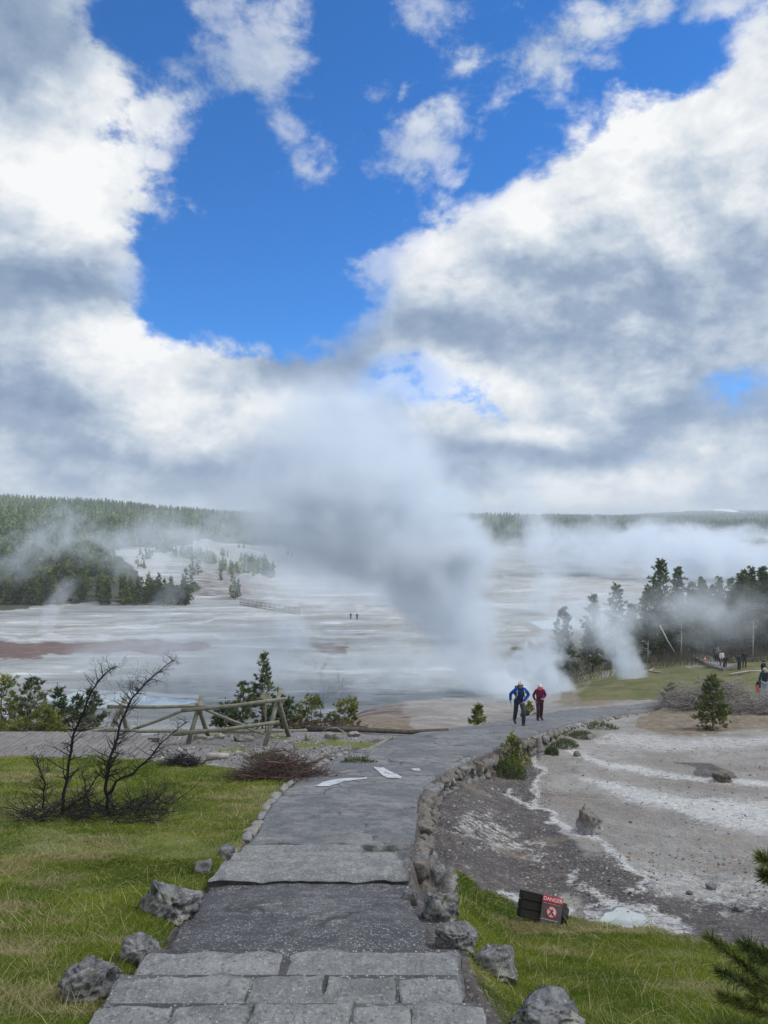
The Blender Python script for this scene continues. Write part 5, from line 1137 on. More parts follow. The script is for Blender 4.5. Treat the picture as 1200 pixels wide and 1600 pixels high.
brush_pile(286, 1187, 60, 20, 'small dark brush heap between the bare shrub and the pale log', M_twig, 120, 2, depth=0.5, y=17.2, ln=0.6)
brush_pile(500, 1146, 150, 22, 'low dark brush under the pine bushes beyond the gravel', M_twigr, 200, 6, depth=0.35, y=25.6, ln=0.9)
brush_pile(1190, 1124, 110, 34, 'grey heap of dead branches at the right edge below the visitors', M_twigg, 260, 7, depth=0.4, y=36.5, rr=0.014, ln=1.5)
brush_pile(1120, 1122, 130, 50, 'grey heap of dead branches at the right behind the young pine', M_twigg, 420, 3, depth=0.5, y=38.5, rr=0.016, ln=1.9)
brush_pile(1058, 1116, 80, 36, 'grey tangle of branches left of the young pine at the path end', M_twigg, 200, 4, depth=0.5, y=40, rr=0.014, ln=1.4)
brush_pile(60, 1160, 220, 40, 'brown scrub under the pines at the left edge', M_twigr, 240, 5, depth=0.2, y=23.2, rr=0.010, ln=1.0)
def bare_tree(px, y, hpx, label, seed, m, lean=0.2, r0=0.02, name='bare_sapling'):
    p = at(px, y); h = hpx / F * y; rnd = random.Random(seed); b = MB(); twigs(b, Vector((0, 0, -0.05)), Vector((lean, 0, 1)).normalized(), h, r0, 3, rnd, 0.16, 5, 0.2); return tag(b.build(name, m, loc=p), label, 'bare sapling')
bare_tree(30, 22.5, 100, 'bare grey branching sapling leaning right in the left clump', 1, M_twigg, 0.5)
bare_tree(160, 23.0, 60, 'thin bare sapling beside the left fence frame', 2, M_twigg, 0.1, 0.012)
bare_tree(502, 25.8, 62, 'bare twig rising out of the round pine bush', 3, M_twig, -0.1, 0.012)
# the bleached hoop of a bent twig by the brush pile
o_ = pt(545, 1182, 17.0); b = MB(); b.tube([pt(px, py, 17.0) - o_ for px, py in [(545, 1184), (546, 1168), (544, 1154), (538, 1144), (526, 1137), (512, 1138), (500, 1146)]], [0.016, 0.014, 0.012, 0.010, 0.008, 0.006, 0.004], 6); tag(b.build('bent_twig', M_bleach, loc=o_), 'bleached arching twig sticking up beside the path', 'twig')

# near pine at the lower right corner: long needled shoots reaching in from outside the frame
def near_pine():
    y0 = 3.55; base = Vector((w_of(1330, y0), y0, gz(w_of(1330, y0), y0))); root = empty('pine_sapling', base); tag(root, 'long-needled pine branches reaching in at the lower right corner', 'pine')
    rnd = random.Random(6); r = np.random.default_rng(6); b = MB(); b.tube([(0, 0, -.1), (0.02, 0, 0.5), (-0.01, 0, 1.0), (0.0, 0, 1.35)], [0.035, 0.03, 0.02, 0.008], 8)
    Pl, Dl, Ll, Cl = [], [], [], []
    shoots = [((1270, 1580), (1190, 1530), (1112, 1468)), ((1270, 1590), (1195, 1550), (1128, 1520)), ((1280, 1600), (1200, 1585), (1135, 1560)), ((1270, 1560), (1215, 1500), (1165, 1478)), ((1290, 1620), (1190, 1610), (1120, 1606)), ((1290, 1540), (1235, 1500), (1190, 1500)), ((1290, 1400), (1230, 1365), (1190, 1340)), ((1290, 1410), (1225, 1385), (1196, 1368)), ((1300, 1560), (1230, 1545), (1180, 1560)), ((1380, 1560), (1450, 1500), (1530, 1470)), ((1380, 1600), (1460, 1580), (1540, 1590)), ((1370, 1450), (1430, 1400), (1480, 1370)), ((1340, 1400), (1345, 1340), (1338, 1290)), ((1360, 1620), (1440, 1640), (1500, 1650)), ((1300, 1440), (1260, 1410), (1225, 1420)), ((1360, 1380), (1400, 1330), (1420, 1290))]
    for si, sh in enumerate(shoots):
        yy = [3.6, 3.5 + rnd.uniform(-.1, .1), 3.38 + rnd.uniform(-.12, .12)]; P = [pt(px, py, y_) - base for (px, py), y_ in zip(sh, yy)]; P = [Vector((0, 0, max(P[0].z - 0.05, 0.1)))] + P
        Q = [P[0].lerp(P[1], t) for t in (0, .5)] + [P[1].lerp(P[2], t) for t in (0, .33, .66)] + [P[2].lerp(P[3], t) for t in (0, .25, .5, .75, 1)]; b.tube(Q, [0.011 - 0.0008 * k for k in range(len(Q))], 6)
        cc = np.array([0.085, 0.12, 0.035]) if si % 2 else np.array([0.13, 0.16, 0.04])
        for a, e in zip(Q[2:-1], Q[3:]):
            n = 130; t = r.random((n, 1)); A_, E_ = np.array(a), np.array(e); dv = (E_ - A_) / np.linalg.norm(E_ - A_)
            Pl.append(A_ + (E_ - A_) * t); Dl.append(dv * 1.0 + r.normal(0, 0.55, (n, 3))); Ll.append(r.uniform(0.045, 0.085, n)); Cl.append(cc[None] * r.uniform(0.5, 1.5, (n, 1)))
        n = 60; Pl.append(np.tile(np.array(Q[-1]), (n, 1))); Dl.append(dv * 1.3 + r.normal(0, 0.4, (n, 3))); Ll.append(r.uniform(0.04, 0.08, n)); Cl.append(cc[None] * r.uniform(0.7, 1.6, (n, 1)))
    b.build('trunk', M_bark, root); link('crown', leaf_mesh('crown', np.concatenate(Pl), np.concatenate(Dl), 0.0036, np.concatenate(Ll), np.concatenate(Cl)), M_needle, root)
near_pine()

# ------------------------------------------------------------------ grass
M_grass = pal_attr_mat('grass blades', 0.75, 0.15, 0.45)
GLP = [(-500, 1186), (150, 1186), (262, 1192), (330, 1198), (420, 1214), (462, 1226), (430, 1254), (400, 1298), (368, 1338), (322, 1385), (276, 1440), (240, 1500), (200, 1560), (140, 1690), (-500, 1690)]
GRP = [(712, 1362), (745, 1388), (790, 1410), (828, 1434), (900, 1438), (1010, 1454), (1100, 1472), (1190, 1484), (1500, 1498), (1600, 1750), (830, 1750), (790, 1590), (742, 1520), (722, 1470), (716, 1410)]
def grass_field(poly, yr, xr, n, seed, hmul=1.0, green=0.6, fade=None):
    r = np.random.default_rng(seed); y = yr[0] + (yr[1] - yr[0]) * r.random(n)**0.85; px = r.uniform(*xr, n); x = (px - HX) / F * y
    nclump = 6; 
    z = ground_z(x, y); py = HY - F * z / y; sd = poly_sd(px + (fbm(x * 3, y * 3, seed=2) - .5) * 26, py + (fbm(x * 3, y * 3, seed=3) - .5) * 12, poly)
    den = fbm(x * 0.9, y * 0.9, oct=3, seed=seed + 5); ok = (sd > -3) & (r.random(n) < np.clip(-0.5 + 3.0 * den, 0.12, 1)) & (poly_sd(x, y, POLY) < -0.02)
    x, y, z, px = x[ok], y[ok], z[ok], px[ok]; n = len(x)
    strawp = sstep(0.54, 0.68, fbm(x * 0.55 + 3, y * 1.3, oct=4, seed=seed + 8)); tall = fbm(x * 2.2, y * 2.2, oct=3, seed=seed + 9)
    straw = r.random(n) < strawp * 0.6 + 0.03
    lush = fbm(x * 1.1, y * 1.1, oct=3, seed=seed + 12)
    H_ = (0.018 + 0.055 * tall * r.uniform(0.4, 1.4, n)) * hmul; H_ = np.where(straw, H_ * 1.7, H_); strand = r.random(n) < 0.006 + 0.03 * strawp; H_ = np.where(strand, r.uniform(0.10, 0.22, n), H_); straw = straw | strand; W_ = 0.0009 + 0.00030 * y
    lean = r.normal(0, 1, (n, 2)) * np.where(straw, 1.0, 0.55)[:, None]; w0 = np.stack([fbm(x * .7, y * .7, seed=41) - .5, fbm(x * .7, y * .7, seed=42) - .5], 1) * 2.5; lean = lean + w0; lean = np.where(strand[:, None], lean * 1.8, lean)
    D = np.stack([lean[:, 0], lean[:, 1], np.full(n, 1.1)], 1); D /= np.linalg.norm(D, axis=1)[:, None]
    P = np.stack([x, y, z - 0.006], 1)
    g1 = np.array([0.095, 0.150, 0.015]); g2 = np.array([0.23, 0.275, 0.032]); s1 = np.array([0.38, 0.34, 0.17])
    cc = g1 + (g2 - g1) * np.clip((lush[:, None] - 0.3) * 2.2, 0, 1); cc = np.where(straw[:, None], s1 * r.uniform(0.5, 1.25, (n, 1)), cc * r.uniform(0.55, 1.45, (n, 1)))
    # two-segment blades that bend over
    a = r.random(n) * 6.283; S = np.stack([np.cos(a), np.sin(a), np.zeros(n)], 1) * W_[:, None] if np.ndim(W_) else None
    hH = H_[:, None]; m1 = P + D * hH * 0.55; tip = m1 + (D + np.stack([lean[:, 0], lean[:, 1], -0.25 * np.ones(n)], 1) * 0.5) * hH * 0.5
    V = np.stack([P - S, P + S, m1 + S * 0.75, m1 - S * 0.75, tip], 1).reshape(-1, 3); i = np.arange(n)[:, None] * 5
    me_ = mesh_np('grass', V, [np.concatenate([i, i + 1, i + 2, i + 3], 1), np.concatenate([i + 3, i + 2, i + 4], 1)], False, {'col': np.repeat(cc, 5, 0)})
    return tag(link('grass', me_, M_grass), kind='stuff')
grass_field(GLP, (3.2, 9.0), (-120, 470), 260000, 1, 0.78); grass_field(GLP, (9.0, 19.5), (-80, 480), 230000, 2, 0.85)
grass_field(GRP, (3.2, 10.5), (700, 1300), 270000, 3, 0.8)
# ------------------------------------------------------------------ people
def skin_mesh(name, joints, bones, rad, m, parent, sub=2):
    """one smooth surface grown round connected joints"""
    me_ = bpy.data.meshes.new(name); ks = list(joints); me_.from_pydata([joints[k] for k in ks], [(ks.index(a), ks.index(b_)) for a, b_ in bones], [])
    o = bpy.data.objects.new(name, me_); COL.objects.link(o)
    md = o.modifiers.new('Skin', 'SKIN'); md.use_smooth_shade = True
    sl = me_.skin_vertices[0].data
    for i, k in enumerate(ks):
        r = rad[k]; sl[i].radius = r if isinstance(r, tuple) else (r, r); sl[i].use_root = (i == 0)
    s = o.modifiers.new('Sub', 'SUBSURF'); s.levels = sub; s.render_levels = sub
    bpy.context.view_layer.update(); ev = o.evaluated_get(bpy.context.evaluated_depsgraph_get()); mm = bpy.data.meshes.new_from_object(ev); bpy.data.objects.remove(o)
    mm.materials.clear(); mm.polygons.foreach_set('use_smooth', [True] * len(mm.polygons)); return link(name, mm, m, parent)
_mc = {}
def cloth(c, rough=0.8):
    k = tuple(c)
    if k not in _mc: _mc[k] = mat_simple('cloth', c, rough, 0.18, 14, 0.4, 0.006)
    return _mc[k]
M_skin = mat_simple('skin', (0.50, 0.29, 0.21), 0.6, 0.08, 10, 0.05)
def ell(b, c, r, n=10, mi=0):
    V = []; Fs = []; c = Vector(c)
    for i in range(n + 1):
        th = math.pi * i / n
        for j in range(n): ph = 2 * math.pi * j / n; V.append(c + Vector((r[0] * math.sin(th) * math.cos(ph), r[1] * math.sin(th) * math.sin(ph), r[2] * math.cos(th))))
    for i in range(n):
        for j in range(n): Fs.append((i * n + j, (i + 1) * n + j, (i + 1) * n + (j + 1) % n, i * n + (j + 1) % n))
    b.add(V, Fs, mi)
def person(loc, rz, H_, label, jacket, trousers, shoes, hat=None, hair=(0.03, 0.02, 0.015), pose='stand', group=None, detail=True, brim=False, pom=False, stride=0.0, lean=0.0, hood=None, skirt=1.0, hands=None):
    """faces -Y before rz; H_ standing height"""
    r = empty('person', loc, rz); tag(r, label, 'person', group); k = H_ / 1.75
    ly = -lean; J = {}
    def j(n, x, y, z): J[n] = Vector((x, y, z)) * k
    # lean: the trunk tips forward about the hips
    def tr(x, y, z, a=lean): z0 = 0.95; return (x, (y) * math.cos(a) - (z - z0) * math.sin(a), z0 + (z - z0) * math.cos(a) + y * math.sin(a))
    j('pelvis', 0, 0, 0.94); j('waist', *tr(0, 0, 1.08)); j('chest', *tr(0, 0, 1.30)); j('neck', *tr(0, 0.01, 1.47)); j('head', *tr(0, -0.02, 1.60, lean * 0.9)); j('crown', *tr(0, -0.01, 1.69, lean * 0.9))
    hd = hands or {}
    for s, q in ((-1, 'l'), (1, 'r')):
        j('sh' + q, *tr(s * 0.19, 0, 1.41)); e = hd.get(q, {}).get('e', (s * 0.27, 0.03, 1.14)); h = hd.get(q, {}).get('h', (s * 0.26, -0.10, 0.90)); j('el' + q, *tr(*e)); j('wr' + q, *tr(*h))
        dv = (J['wr' + q] - J['el' + q]).normalized(); J['ha' + q] = J['wr' + q] + dv * 0.075 * k
        st = stride * s; j('hip' + q, s * 0.10, 0, 0.88); j('kn' + q, s * 0.11, -0.07 - st * 0.28 if st > 0 else 0.0 - st * 0.10, 0.50 + (0.04 if st > 0 else 0)); j('an' + q, s * 0.11, -st * 0.34 + 0.02, 0.09 + (0.07 if st < 0 else 0)); j('to' + q, s * 0.12, -st * 0.34 - 0.14, 0.045 + (0.0 if st < 0 else 0))
    bones = [('pelvis', 'waist'), ('waist', 'chest'), ('chest', 'neck'), ('neck', 'head'), ('head', 'crown')]
    R = {'pelvis': (.125, .10), 'waist': (.115, .09), 'chest': (.14, .105), 'neck': .05, 'head': (.078, .092), 'crown': (.055, .06)}
    for q in 'lr':
        bones += [('chest', 'sh' + q), ('sh' + q, 'el' + q), ('el' + q, 'wr' + q), ('wr' + q, 'ha' + q), ('pelvis', 'hip' + q), ('hip' + q, 'kn' + q), ('kn' + q, 'an' + q), ('an' + q, 'to' + q)]
        R.update({'sh' + q: .058, 'el' + q: .042, 'wr' + q: .028, 'ha' + q: (.035, .022), 'hip' + q: .088, 'kn' + q: .055, 'an' + q: .034, 'to' + q: .026})
    R = {a: (tuple(v * k for v in b_) if isinstance(b_, tuple) else b_ * k) for a, b_ in R.items()}
    body = skin_mesh('body', J, bones, R, M_skin, r, 1 if not detail else 2)
    if detail:   # fingers, thumb and face, merged into the body mesh
        b = MB()
        for q, s in (('l', -1), ('r', 1)):
            d = (J['ha' + q] - J['wr' + q]).normalized(); sd = Vector((0, 1, 0)); sd = (sd - sd.dot(d) * d).normalized(); inn = d.cross(sd) * (-s); base = J['ha' + q] + d * 0.015 * k
            for f, ln in zip((-.027, -.009, .009, .026), (.062, .072, .068, .052)):
                p = base + sd * f * k; b.tube([p, p + d * ln * .5 * k + inn * .006, p + d * ln * .8 * k + inn * .026 * k, p + d * ln * .75 * k + inn * .045 * k], [.0085 * k, .008 * k, .0075 * k, .006 * k], 6)
            p = J['wr' + q] + d * 0.03 * k - sd * .022 * k; b.tube([p, p - sd * .028 * k + d * .02 * k, p - sd * .034 * k + d * .052 * k + inn * .01], [.012 * k, .010 * k, .007 * k], 6)
        hc = J['head']; fw = Vector((0, -1, -lean * 0.5)).normalized(); upv = Vector((0, -lean * .5, 1)).normalized()
        ell(b, hc + fw * .094 * k - upv * .005, (.012 * k, .016 * k, .020 * k), 8)
        for s in (-1, 1): ell(b, hc + Vector((s * .08 * k, 0.01, 0)), (.010 * k, .02 * k, .028 * k), 8); ell(b, hc + fw * .084 * k + Vector((s * .03 * k, 0, .02 * k)), (.012 * k, .008 * k, .007 * k), 8, 1)
        ell(b, hc + fw * .088 * k - upv * .045 * k, (.022 * k, .008 * k, .006 * k), 8, 2)
        me2 = b.mesh('face'); bm = bmesh.new(); bm.from_mesh(body.data); bm.from_mesh(me2); bm.to_mesh(body.data); bm.free()
        body.data.materials.append(cloth((0.02, 0.02, 0.02))); body.data.materials.append(cloth((0.28, 0.08, 0.07)))
    up_ = {a: J[a] for a in ('chest', 'waist', 'pelvis', 'neck')}; up_['hem'] = J['pelvis'] + Vector((0, 0, -.10 * skirt)) * k; bo = [('chest', 'waist'), ('waist', 'pelvis'), ('pelvis', 'hem'), ('chest', 'neck')]
    UR = {'chest': (.185, .145), 'waist': (.165, .13), 'pelvis': (.165, .135), 'hem': (.16, .13), 'neck': .075}
    for q in 'lr':
        up_['sh' + q] = J['sh' + q]; up_['el' + q] = J['el' + q]; up_['wr' + q] = J['wr' + q]; bo += [('chest', 'sh' + q), ('sh' + q, 'el' + q), ('el' + q, 'wr' + q)]; UR.update({'sh' + q: .082, 'el' + q: .066, 'wr' + q: .050})
    UR = {a: (tuple(v * k for v in b_) if isinstance(b_, tuple) else b_ * k) for a, b_ in UR.items()}
    skin_mesh('jacket', up_, bo, UR, cloth(jacket), r, 2)
    lo = {'pelvis': J['pelvis']}; bo = []; LR = {'pelvis': (.14, .115)}
    for q in 'lr':
        lo['hip' + q] = J['hip' + q]; lo['kn' + q] = J['kn' + q]; lo['an' + q] = J['an' + q] + Vector((0, 0.0, -.03)); bo += [('pelvis', 'hip' + q), ('hip' + q, 'kn' + q), ('kn' + q, 'an' + q)]; LR.update({'hip' + q: .11, 'kn' + q: .088, 'an' + q: .078})
    LR = {a: (tuple(v * k for v in b_) if isinstance(b_, tuple) else b_ * k) for a, b_ in LR.items()}
    skin_mesh('trousers', lo, bo, LR, cloth(trousers), r, 2)
    for q in 'lr':
        b = MB(); a = J['an' + q]; t = J['to' + q]; b.tube([a + Vector((0, .07, -.045)) * k, a + Vector((0, 0.02, -.04)) * k, (a + t) / 2 + Vector((0, -.02, -.015)) * k, t + Vector((0, -.04, -.005)) * k], [.05 * k, .064 * k, .058 * k, .042 * k], 8); b.build('shoe', cloth(shoes), r)
    hc = J['head']
    b = MB(); 
    if hat:
        ell(b, hc + Vector((0, .01, .055)) * k, (.098 * k, .108 * k, .088 * k), 12); 
        if pom: ell(b, hc + Vector((0, .0, .155)) * k, (.028 * k,) * 3, 8)
        hb = b.build('hat', cloth(hat), r)
        b2 = MB(); ring = [hc + Vector((math.cos(a) * .099, math.sin(a) * .109 + .005, .022)) * k for a in np.linspace(0, 6.283, 17)]; b2.tube(ring, .014 * k, 6, cap=False); b2.build('hat_band', cloth(brim if brim else hat), hb)
    else:
        ell(b, hc + Vector((0, .022, .03)) * k, (.093 * k, .10 * k, .095 * k), 12); b.build('hair', cloth(hair), r)
    if hood:
        b = MB(); nk = J['neck']; ring = [nk + Vector((math.cos(a) * .095, math.sin(a) * .09 + .02, .02 + .03 * math.sin(a))) * k for a in np.linspace(0, 6.283, 15)]; b.tube(ring, .035 * k, 7, cap=False); b.build('collar', cloth(hood), r)
    return r, J
def path_pt(px, py): y = P_at(py); return Vector((w_of(px, y), y, -float(pdrop(y)) + 0.015))
# man in blue, bent forward, walking up towards the camera
mp = path_pt(811, 1133)
man, MJ = person(mp, 0.06, 1.78, 'walker in a bright blue jacket and pale knit hat leaning forward up the path', (0.008, 0.075, 0.46), (0.035, 0.05, 0.075), (0.05, 0.05, 0.055), hat=(0.62, 0.60, 0.56), brim=(0.05, 0.05, 0.05), pom=True, stride=0.75, lean=0.42, hood=(0.012, 0.02, 0.09),
   hands={'l': {'e': (-.34, 0.06, 1.18), 'h': (-.33, -.02, 0.93)}, 'r': {'e': (.36, 0.02, 1.17), 'h': (.12, -.22, 1.03)}})
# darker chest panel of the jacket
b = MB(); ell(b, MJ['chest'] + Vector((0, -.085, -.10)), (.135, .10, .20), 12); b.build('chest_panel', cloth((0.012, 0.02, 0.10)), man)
bp = empty('backpack', mp + Vector((0, 0.02, 1.0)), 0.06); tag(bp, 'dark backpack with lime green shoulder straps on the blue-jacketed walker', 'backpack')
c = MJ['chest']; off = Vector((0, 0, -1.0)) + Vector((0, -0.02, 0))
b = MB(); b.box(c + off + Vector((0, 0.27, 0.0)), (0.30, 0.18, 0.42), Matrix.Rotation(0.42, 3, 'X'), jit=0.02); pk = b.build('pack', cloth((0.03, 0.035, 0.03)), bp)
md = pk.modifiers.new('Bevel', 'BEVEL'); md.width = 0.05; md.segments = 3
for s in (-1, 1):
    b = MB(); P = [c + off + Vector((s * .12, .16, .12)), c + off + Vector((s * .135, .02, .165)), c + off + Vector((s * .14, -.13, .09)), c + off + Vector((s * .145, -.155, -.06)), c + off + Vector((s * .165, -.08, -.20))]; b.tube(P, [.022] * 5, 6); b.build('strap', cloth((0.38, 0.48, 0.06)), bp)
wp = path_pt(843, 1125.5)
wom, WJ = person(wp, 0.10, 1.62, 'walker in a plum jacket with pink hood lining and white bobble hat', (0.115, 0.008, 0.055), (0.06, 0.02, 0.04), (0.03, 0.028, 0.035), hat=(0.74, 0.78, 0.78), pom=True, stride=-0.3, lean=0.10, hood=(0.85, 0.12, 0.20), skirt=1.5,
   hands={'l': {'e': (-.30, 0.05, 1.15), 'h': (-.24, -.12, 0.98)}, 'r': {'e': (.30, 0.04, 1.14), 'h': (.06, -.24, 1.10)}})
b = MB(); ell(b, WJ['head'] + Vector((.03, .03, -.07)), (.13, .08, .10), 10); b.build('hood', cloth((0.85, 0.12, 0.20)), wom)
# visitors by the right boardwalk
def vis(px, y, dz, H_, rz, label, *a, **k): p = at(px, y); p.z = p.z + dz; return person(p, rz, H_, label, *a, detail=False, **k)
vis(1119, 84, 0.42, 1.78, 2.6, 'visitor in black walking away first in line on the right boardwalk', (0.02, 0.02, 0.022), (0.02, 0.02, 0.025), (0.02, 0.02, 0.02), stride=0.4)
vis(1122.5, 81.5, 0.42, 1.75, 2.8, 'visitor in a grey coat and cap on the right boardwalk', (0.17, 0.17, 0.18), (0.035, 0.035, 0.045), (0.5, 0.5, 0.5), hat=(0.30, 0.26, 0.22), stride=-0.4)
vis(1128, 77.5, 0.35, 1.70, 0.3, 'visitor in a white jacket at the end of the right boardwalk', (0.72, 0.75, 0.78), (0.16, 0.18, 0.21), (0.03, 0.03, 0.03), stride=0.3)
vis(1133.5, 77.0, 0.30, 1.22, -0.3, 'child in a dark maroon coat beside the white-jacketed visitor', (0.05, 0.015, 0.022), (0.02, 0.02, 0.03), (0.03, 0.03, 0.03), stride=-0.3)
vis(1155, 79, 0.0, 1.72, 0.2, 'visitor in dark teal on the left of the standing pair on the turf', (0.028, 0.045, 0.05), (0.022, 0.035, 0.042), (0.02, 0.02, 0.02))
vis(1163, 79.5, 0.0, 1.78, -0.2, 'visitor in a dark coat on the right of the standing pair on the turf', (0.03, 0.035, 0.04), (0.03, 0.032, 0.04), (0.02, 0.02, 0.02), stride=0.2)
vis(1193, 68, 0.0, 1.75, 0.4, 'visitor in black behind the one in jeans at the right edge', (0.02, 0.024, 0.032), (0.02, 0.025, 0.035), (0.02, 0.02, 0.02))
vis(1195, 43, 0.10, 1.75, 2.9, 'visitor in a dark jacket, pale cap and light jeans at the right edge', (0.015, 0.03, 0.055), (0.38, 0.45, 0.55), (0.25, 0.25, 0.25), hat=(0.50, 0.48, 0.44), stride=0.2)
vis(1187.5, 44, 0.0, 1.30, 2.7, 'child in navy with a pale trouser beside the one in jeans', (0.02, 0.03, 0.055), (0.50, 0.55, 0.60), (0.3, 0.3, 0.3))
p = at(1184, 44); bg_ = MB(); ell(bg_, (0, 0, 0.62), (0.11, 0.09, 0.2), 10); bg_.tube([(-.06, 0, .78), (0, 0, .95), (.06, 0, .78)], .012, 5); tag(bg_.build('bag', cloth((0.75, 0.10, 0.07)), loc=p), 'orange-red bag at the side of the child in navy', 'bag')
for i, (px, y, lb) in enumerate([(548, 197, 'left one of the two tiny visitors in the middle of the basin'), (558, 196, 'right one of the two tiny visitors in the middle of the basin')]): vis(px, y, 0.0, 1.75, 0.3, lb, (0.05, 0.05, 0.055), (0.04, 0.04, 0.05), (0.03, 0.03, 0.03))
p = at(1101.5, 86); cb = MB(); cb.tube([(0, 0, .45), (0, 0, .62), (0, 0, .95)], [.16, .13, .05], 10); cb.box((0, 0, .45), (.36, .36, .05)); o = cb.build('marker_cone', cloth((0.70, 0.16, 0.06)), loc=p); tag(o, 'small orange and white marker on the edge of the right boardwalk', 'marker'); cb = MB(); cb.tube([(0, 0, .70), (0, 0, .82)], [.128, .098], 10); cb.build('band', cloth((0.8, 0.8, 0.8)), o)
# ------------------------------------------------------------------ steam
def curve_node(g, x, vals, lo, hi):
    """piecewise curve over 0..1, vals in [lo, hi]"""
    fc = g.n('ShaderNodeFloatCurve'); g.L.new(x, fc.inputs['Value'])
    cu = fc.mapping.curves[0]; pts = [(h, (v - lo) / (hi - lo)) for h, v in vals]
    cu.points[0].location = pts[0]; cu.points[-1].location = pts[-1]
    for p in pts[1:-1]: cu.points.new(*p)
    for p in cu.points: p.handle_type = 'AUTO_CLAMPED'
    fc.mapping.update()
    return g.math('MULTIPLY_ADD', fc.outputs[0], hi - lo, lo)
STEAMCOL = (0.86, 0.925, 1.0)
def vol_out(g, dens, col=STEAMCOL, aniso=0.0):
    sc_ = g.n('ShaderNodeVolumePrincipled'); g.L.new(dens, sc_.inputs['Density']); sc_.inputs['Color'].default_value = (*col, 1); sc_.inputs['Anisotropy'].default_value = aniso
    o = g.n('ShaderNodeOutputMaterial'); g.L.new(sc_.outputs[0], o.inputs['Volume'])
def plume(name, y, pts, amp=0.9, nscale=None, soft=0.5, label=None, step=1.0, flat=1.0, drift=0.0):
    """a column of steam: pts = (picture row, picture column, half width in picture px, density) from its vent upward"""
    P = []
    for i, (py, px, r, dn) in enumerate(pts):
        P.append((HX - 0, (px - HX) / F * y, (HY - py) / F * y, r / F * y, dn))
    z0, z1 = P[0][2], P[-1][2]; x0 = P[0][1]; H = z1 - z0
    hs = [(p[2] - z0) / H for p in P]; cx = [p[1] - x0 for p in P]; rr = [p[3] for p in P]; dd = [p[4] for p in P]
    dr = [drift * h for h in hs]
    # hull
    b = MB(); n = 20; lv = 26; V = []; Fs = []
    hh = np.linspace(0, 1, lv)
    for h in hh:
        c_ = np.interp(h, hs, cx); q = np.interp(h, hs, rr) * (1.0 + 0.30 * amp) + 0.02 * H; dy = drift * h
        for k in range(n):
            a = 2 * math.pi * k / n; V.append((c_ + q * math.cos(a), dy + q * math.sin(a) * flat, h * H))
    for i in range(lv - 1):
        for k in range(n): Fs.append((i * n + k, i * n + (k + 1) % n, (i + 1) * n + (k + 1) % n, (i + 1) * n + k))
    Fs.append(tuple(reversed(range(n)))); Fs.append(tuple((lv - 1) * n + k for k in range(n)))
    b.add(V, Fs)
    m, nt = newmat(name + ' vapour'); g = NT(nt); v = g.obj()
    s = g.n('ShaderNodeSeparateXYZ'); g.L.new(v, s.inputs[0])
    h = g.math('DIVIDE', s.outputs[2], H)
    ccx = curve_node(g, h, list(zip(hs, cx)), min(cx) - 1e-3, max(cx) + 1e-3); cr_ = curve_node(g, h, list(zip(hs, rr)), 0, max(rr)); cd = curve_node(g, h, list(zip(hs, dd)), 0, max(dd))
    dx = g.math('SUBTRACT', s.outputs[0], ccx); dy = g.math('DIVIDE', g.math('SUBTRACT', s.outputs[1], g.math('MULTIPLY', h, drift)), flat)
    rad = g.math('SQRT', g.math('ADD', g.math('MULTIPLY', dx, dx), g.math('MULTIPLY', dy, dy)))
    q = g.math('DIVIDE', rad, cr_)
    ns = nscale or 1.6 / (sum(rr) / len(rr))
    no = g.noise(v, ns, 4, 0.6, 0.3)
    f = g.math('ADD', g.math('SUBTRACT', 1.0, q), g.math('MULTIPLY', g.math('SUBTRACT', no, 0.5), 2.2 * amp))
    dens = g.math('MULTIPLY', g.ss(f, 0.0, soft), cd)
    ends = g.math('MULTIPLY', g.ss(h, 0.0, 0.05), g.ss(h, 1.0, 0.82)); dens = g.math('MULTIPLY', dens, ends)
    vol_out(g, dens)
    try: m.volume_intensity = 1
    except Exception: pass
    try: m.cycles.volume_step_rate = step
    except Exception: pass
    o = b.build(name, m, loc=(x0, y, z0)); tag(o, label, None, None, 'stuff'); return o
def bank(name, px, py, y, rx, ry, ryd, dens, amp=1.2, nsc=1.7, soft=0.8, rot=0.0, off=0.0, step=1.0, stretch=1.0, label=None):
    """a drifting bank of steam: ellipsoid round the point seen at (px, py), distance y; half sizes in picture px, depth in m"""
    c = pt(px, py, y); sx, sz = rx / F * y, ry / F * y
    bm = bmesh.new(); bmesh.ops.create_icosphere(bm, subdivisions=3, radius=1.12); me = bpy.data.meshes.new(name); bm.to_mesh(me); bm.free()
    m, nt = newmat(name + ' vapour'); g = NT(nt); v = g.obj()
    vs = g.n('ShaderNodeMapping'); g.L.new(v, vs.inputs[0]); vs.inputs['Scale'].default_value = (max(1.0, (sx / sz)**0.7) * stretch, max(1, ryd / sz)**0.6, 1.0); vs.inputs['Location'].default_value = (off, off * 0.7, -off)
    no = g.noise(vs.outputs[0], nsc, 4, 0.62, 0.5)
    f = g.math('ADD', g.math('SUBTRACT', 1.0, g.vmath('LENGTH', v)), g.math('MULTIPLY', g.math('SUBTRACT', no, 0.5), 2.2 * amp))
    edge_ = g.ss(g.vmath('LENGTH', v), 1.08, 0.7)
    vol_out(g, g.math('MULTIPLY', g.math('MULTIPLY', g.ss(f, 0.15, 0.15 + soft), edge_), dens))
    try: m.cycles.volume_step_rate = step
    except Exception: pass
    o = link(name, me, m, loc=c); o.scale = (sx, ryd, sz); o.rotation_euler = (0, math.radians(rot), 0); tag(o, label, None, None, 'stuff'); return o

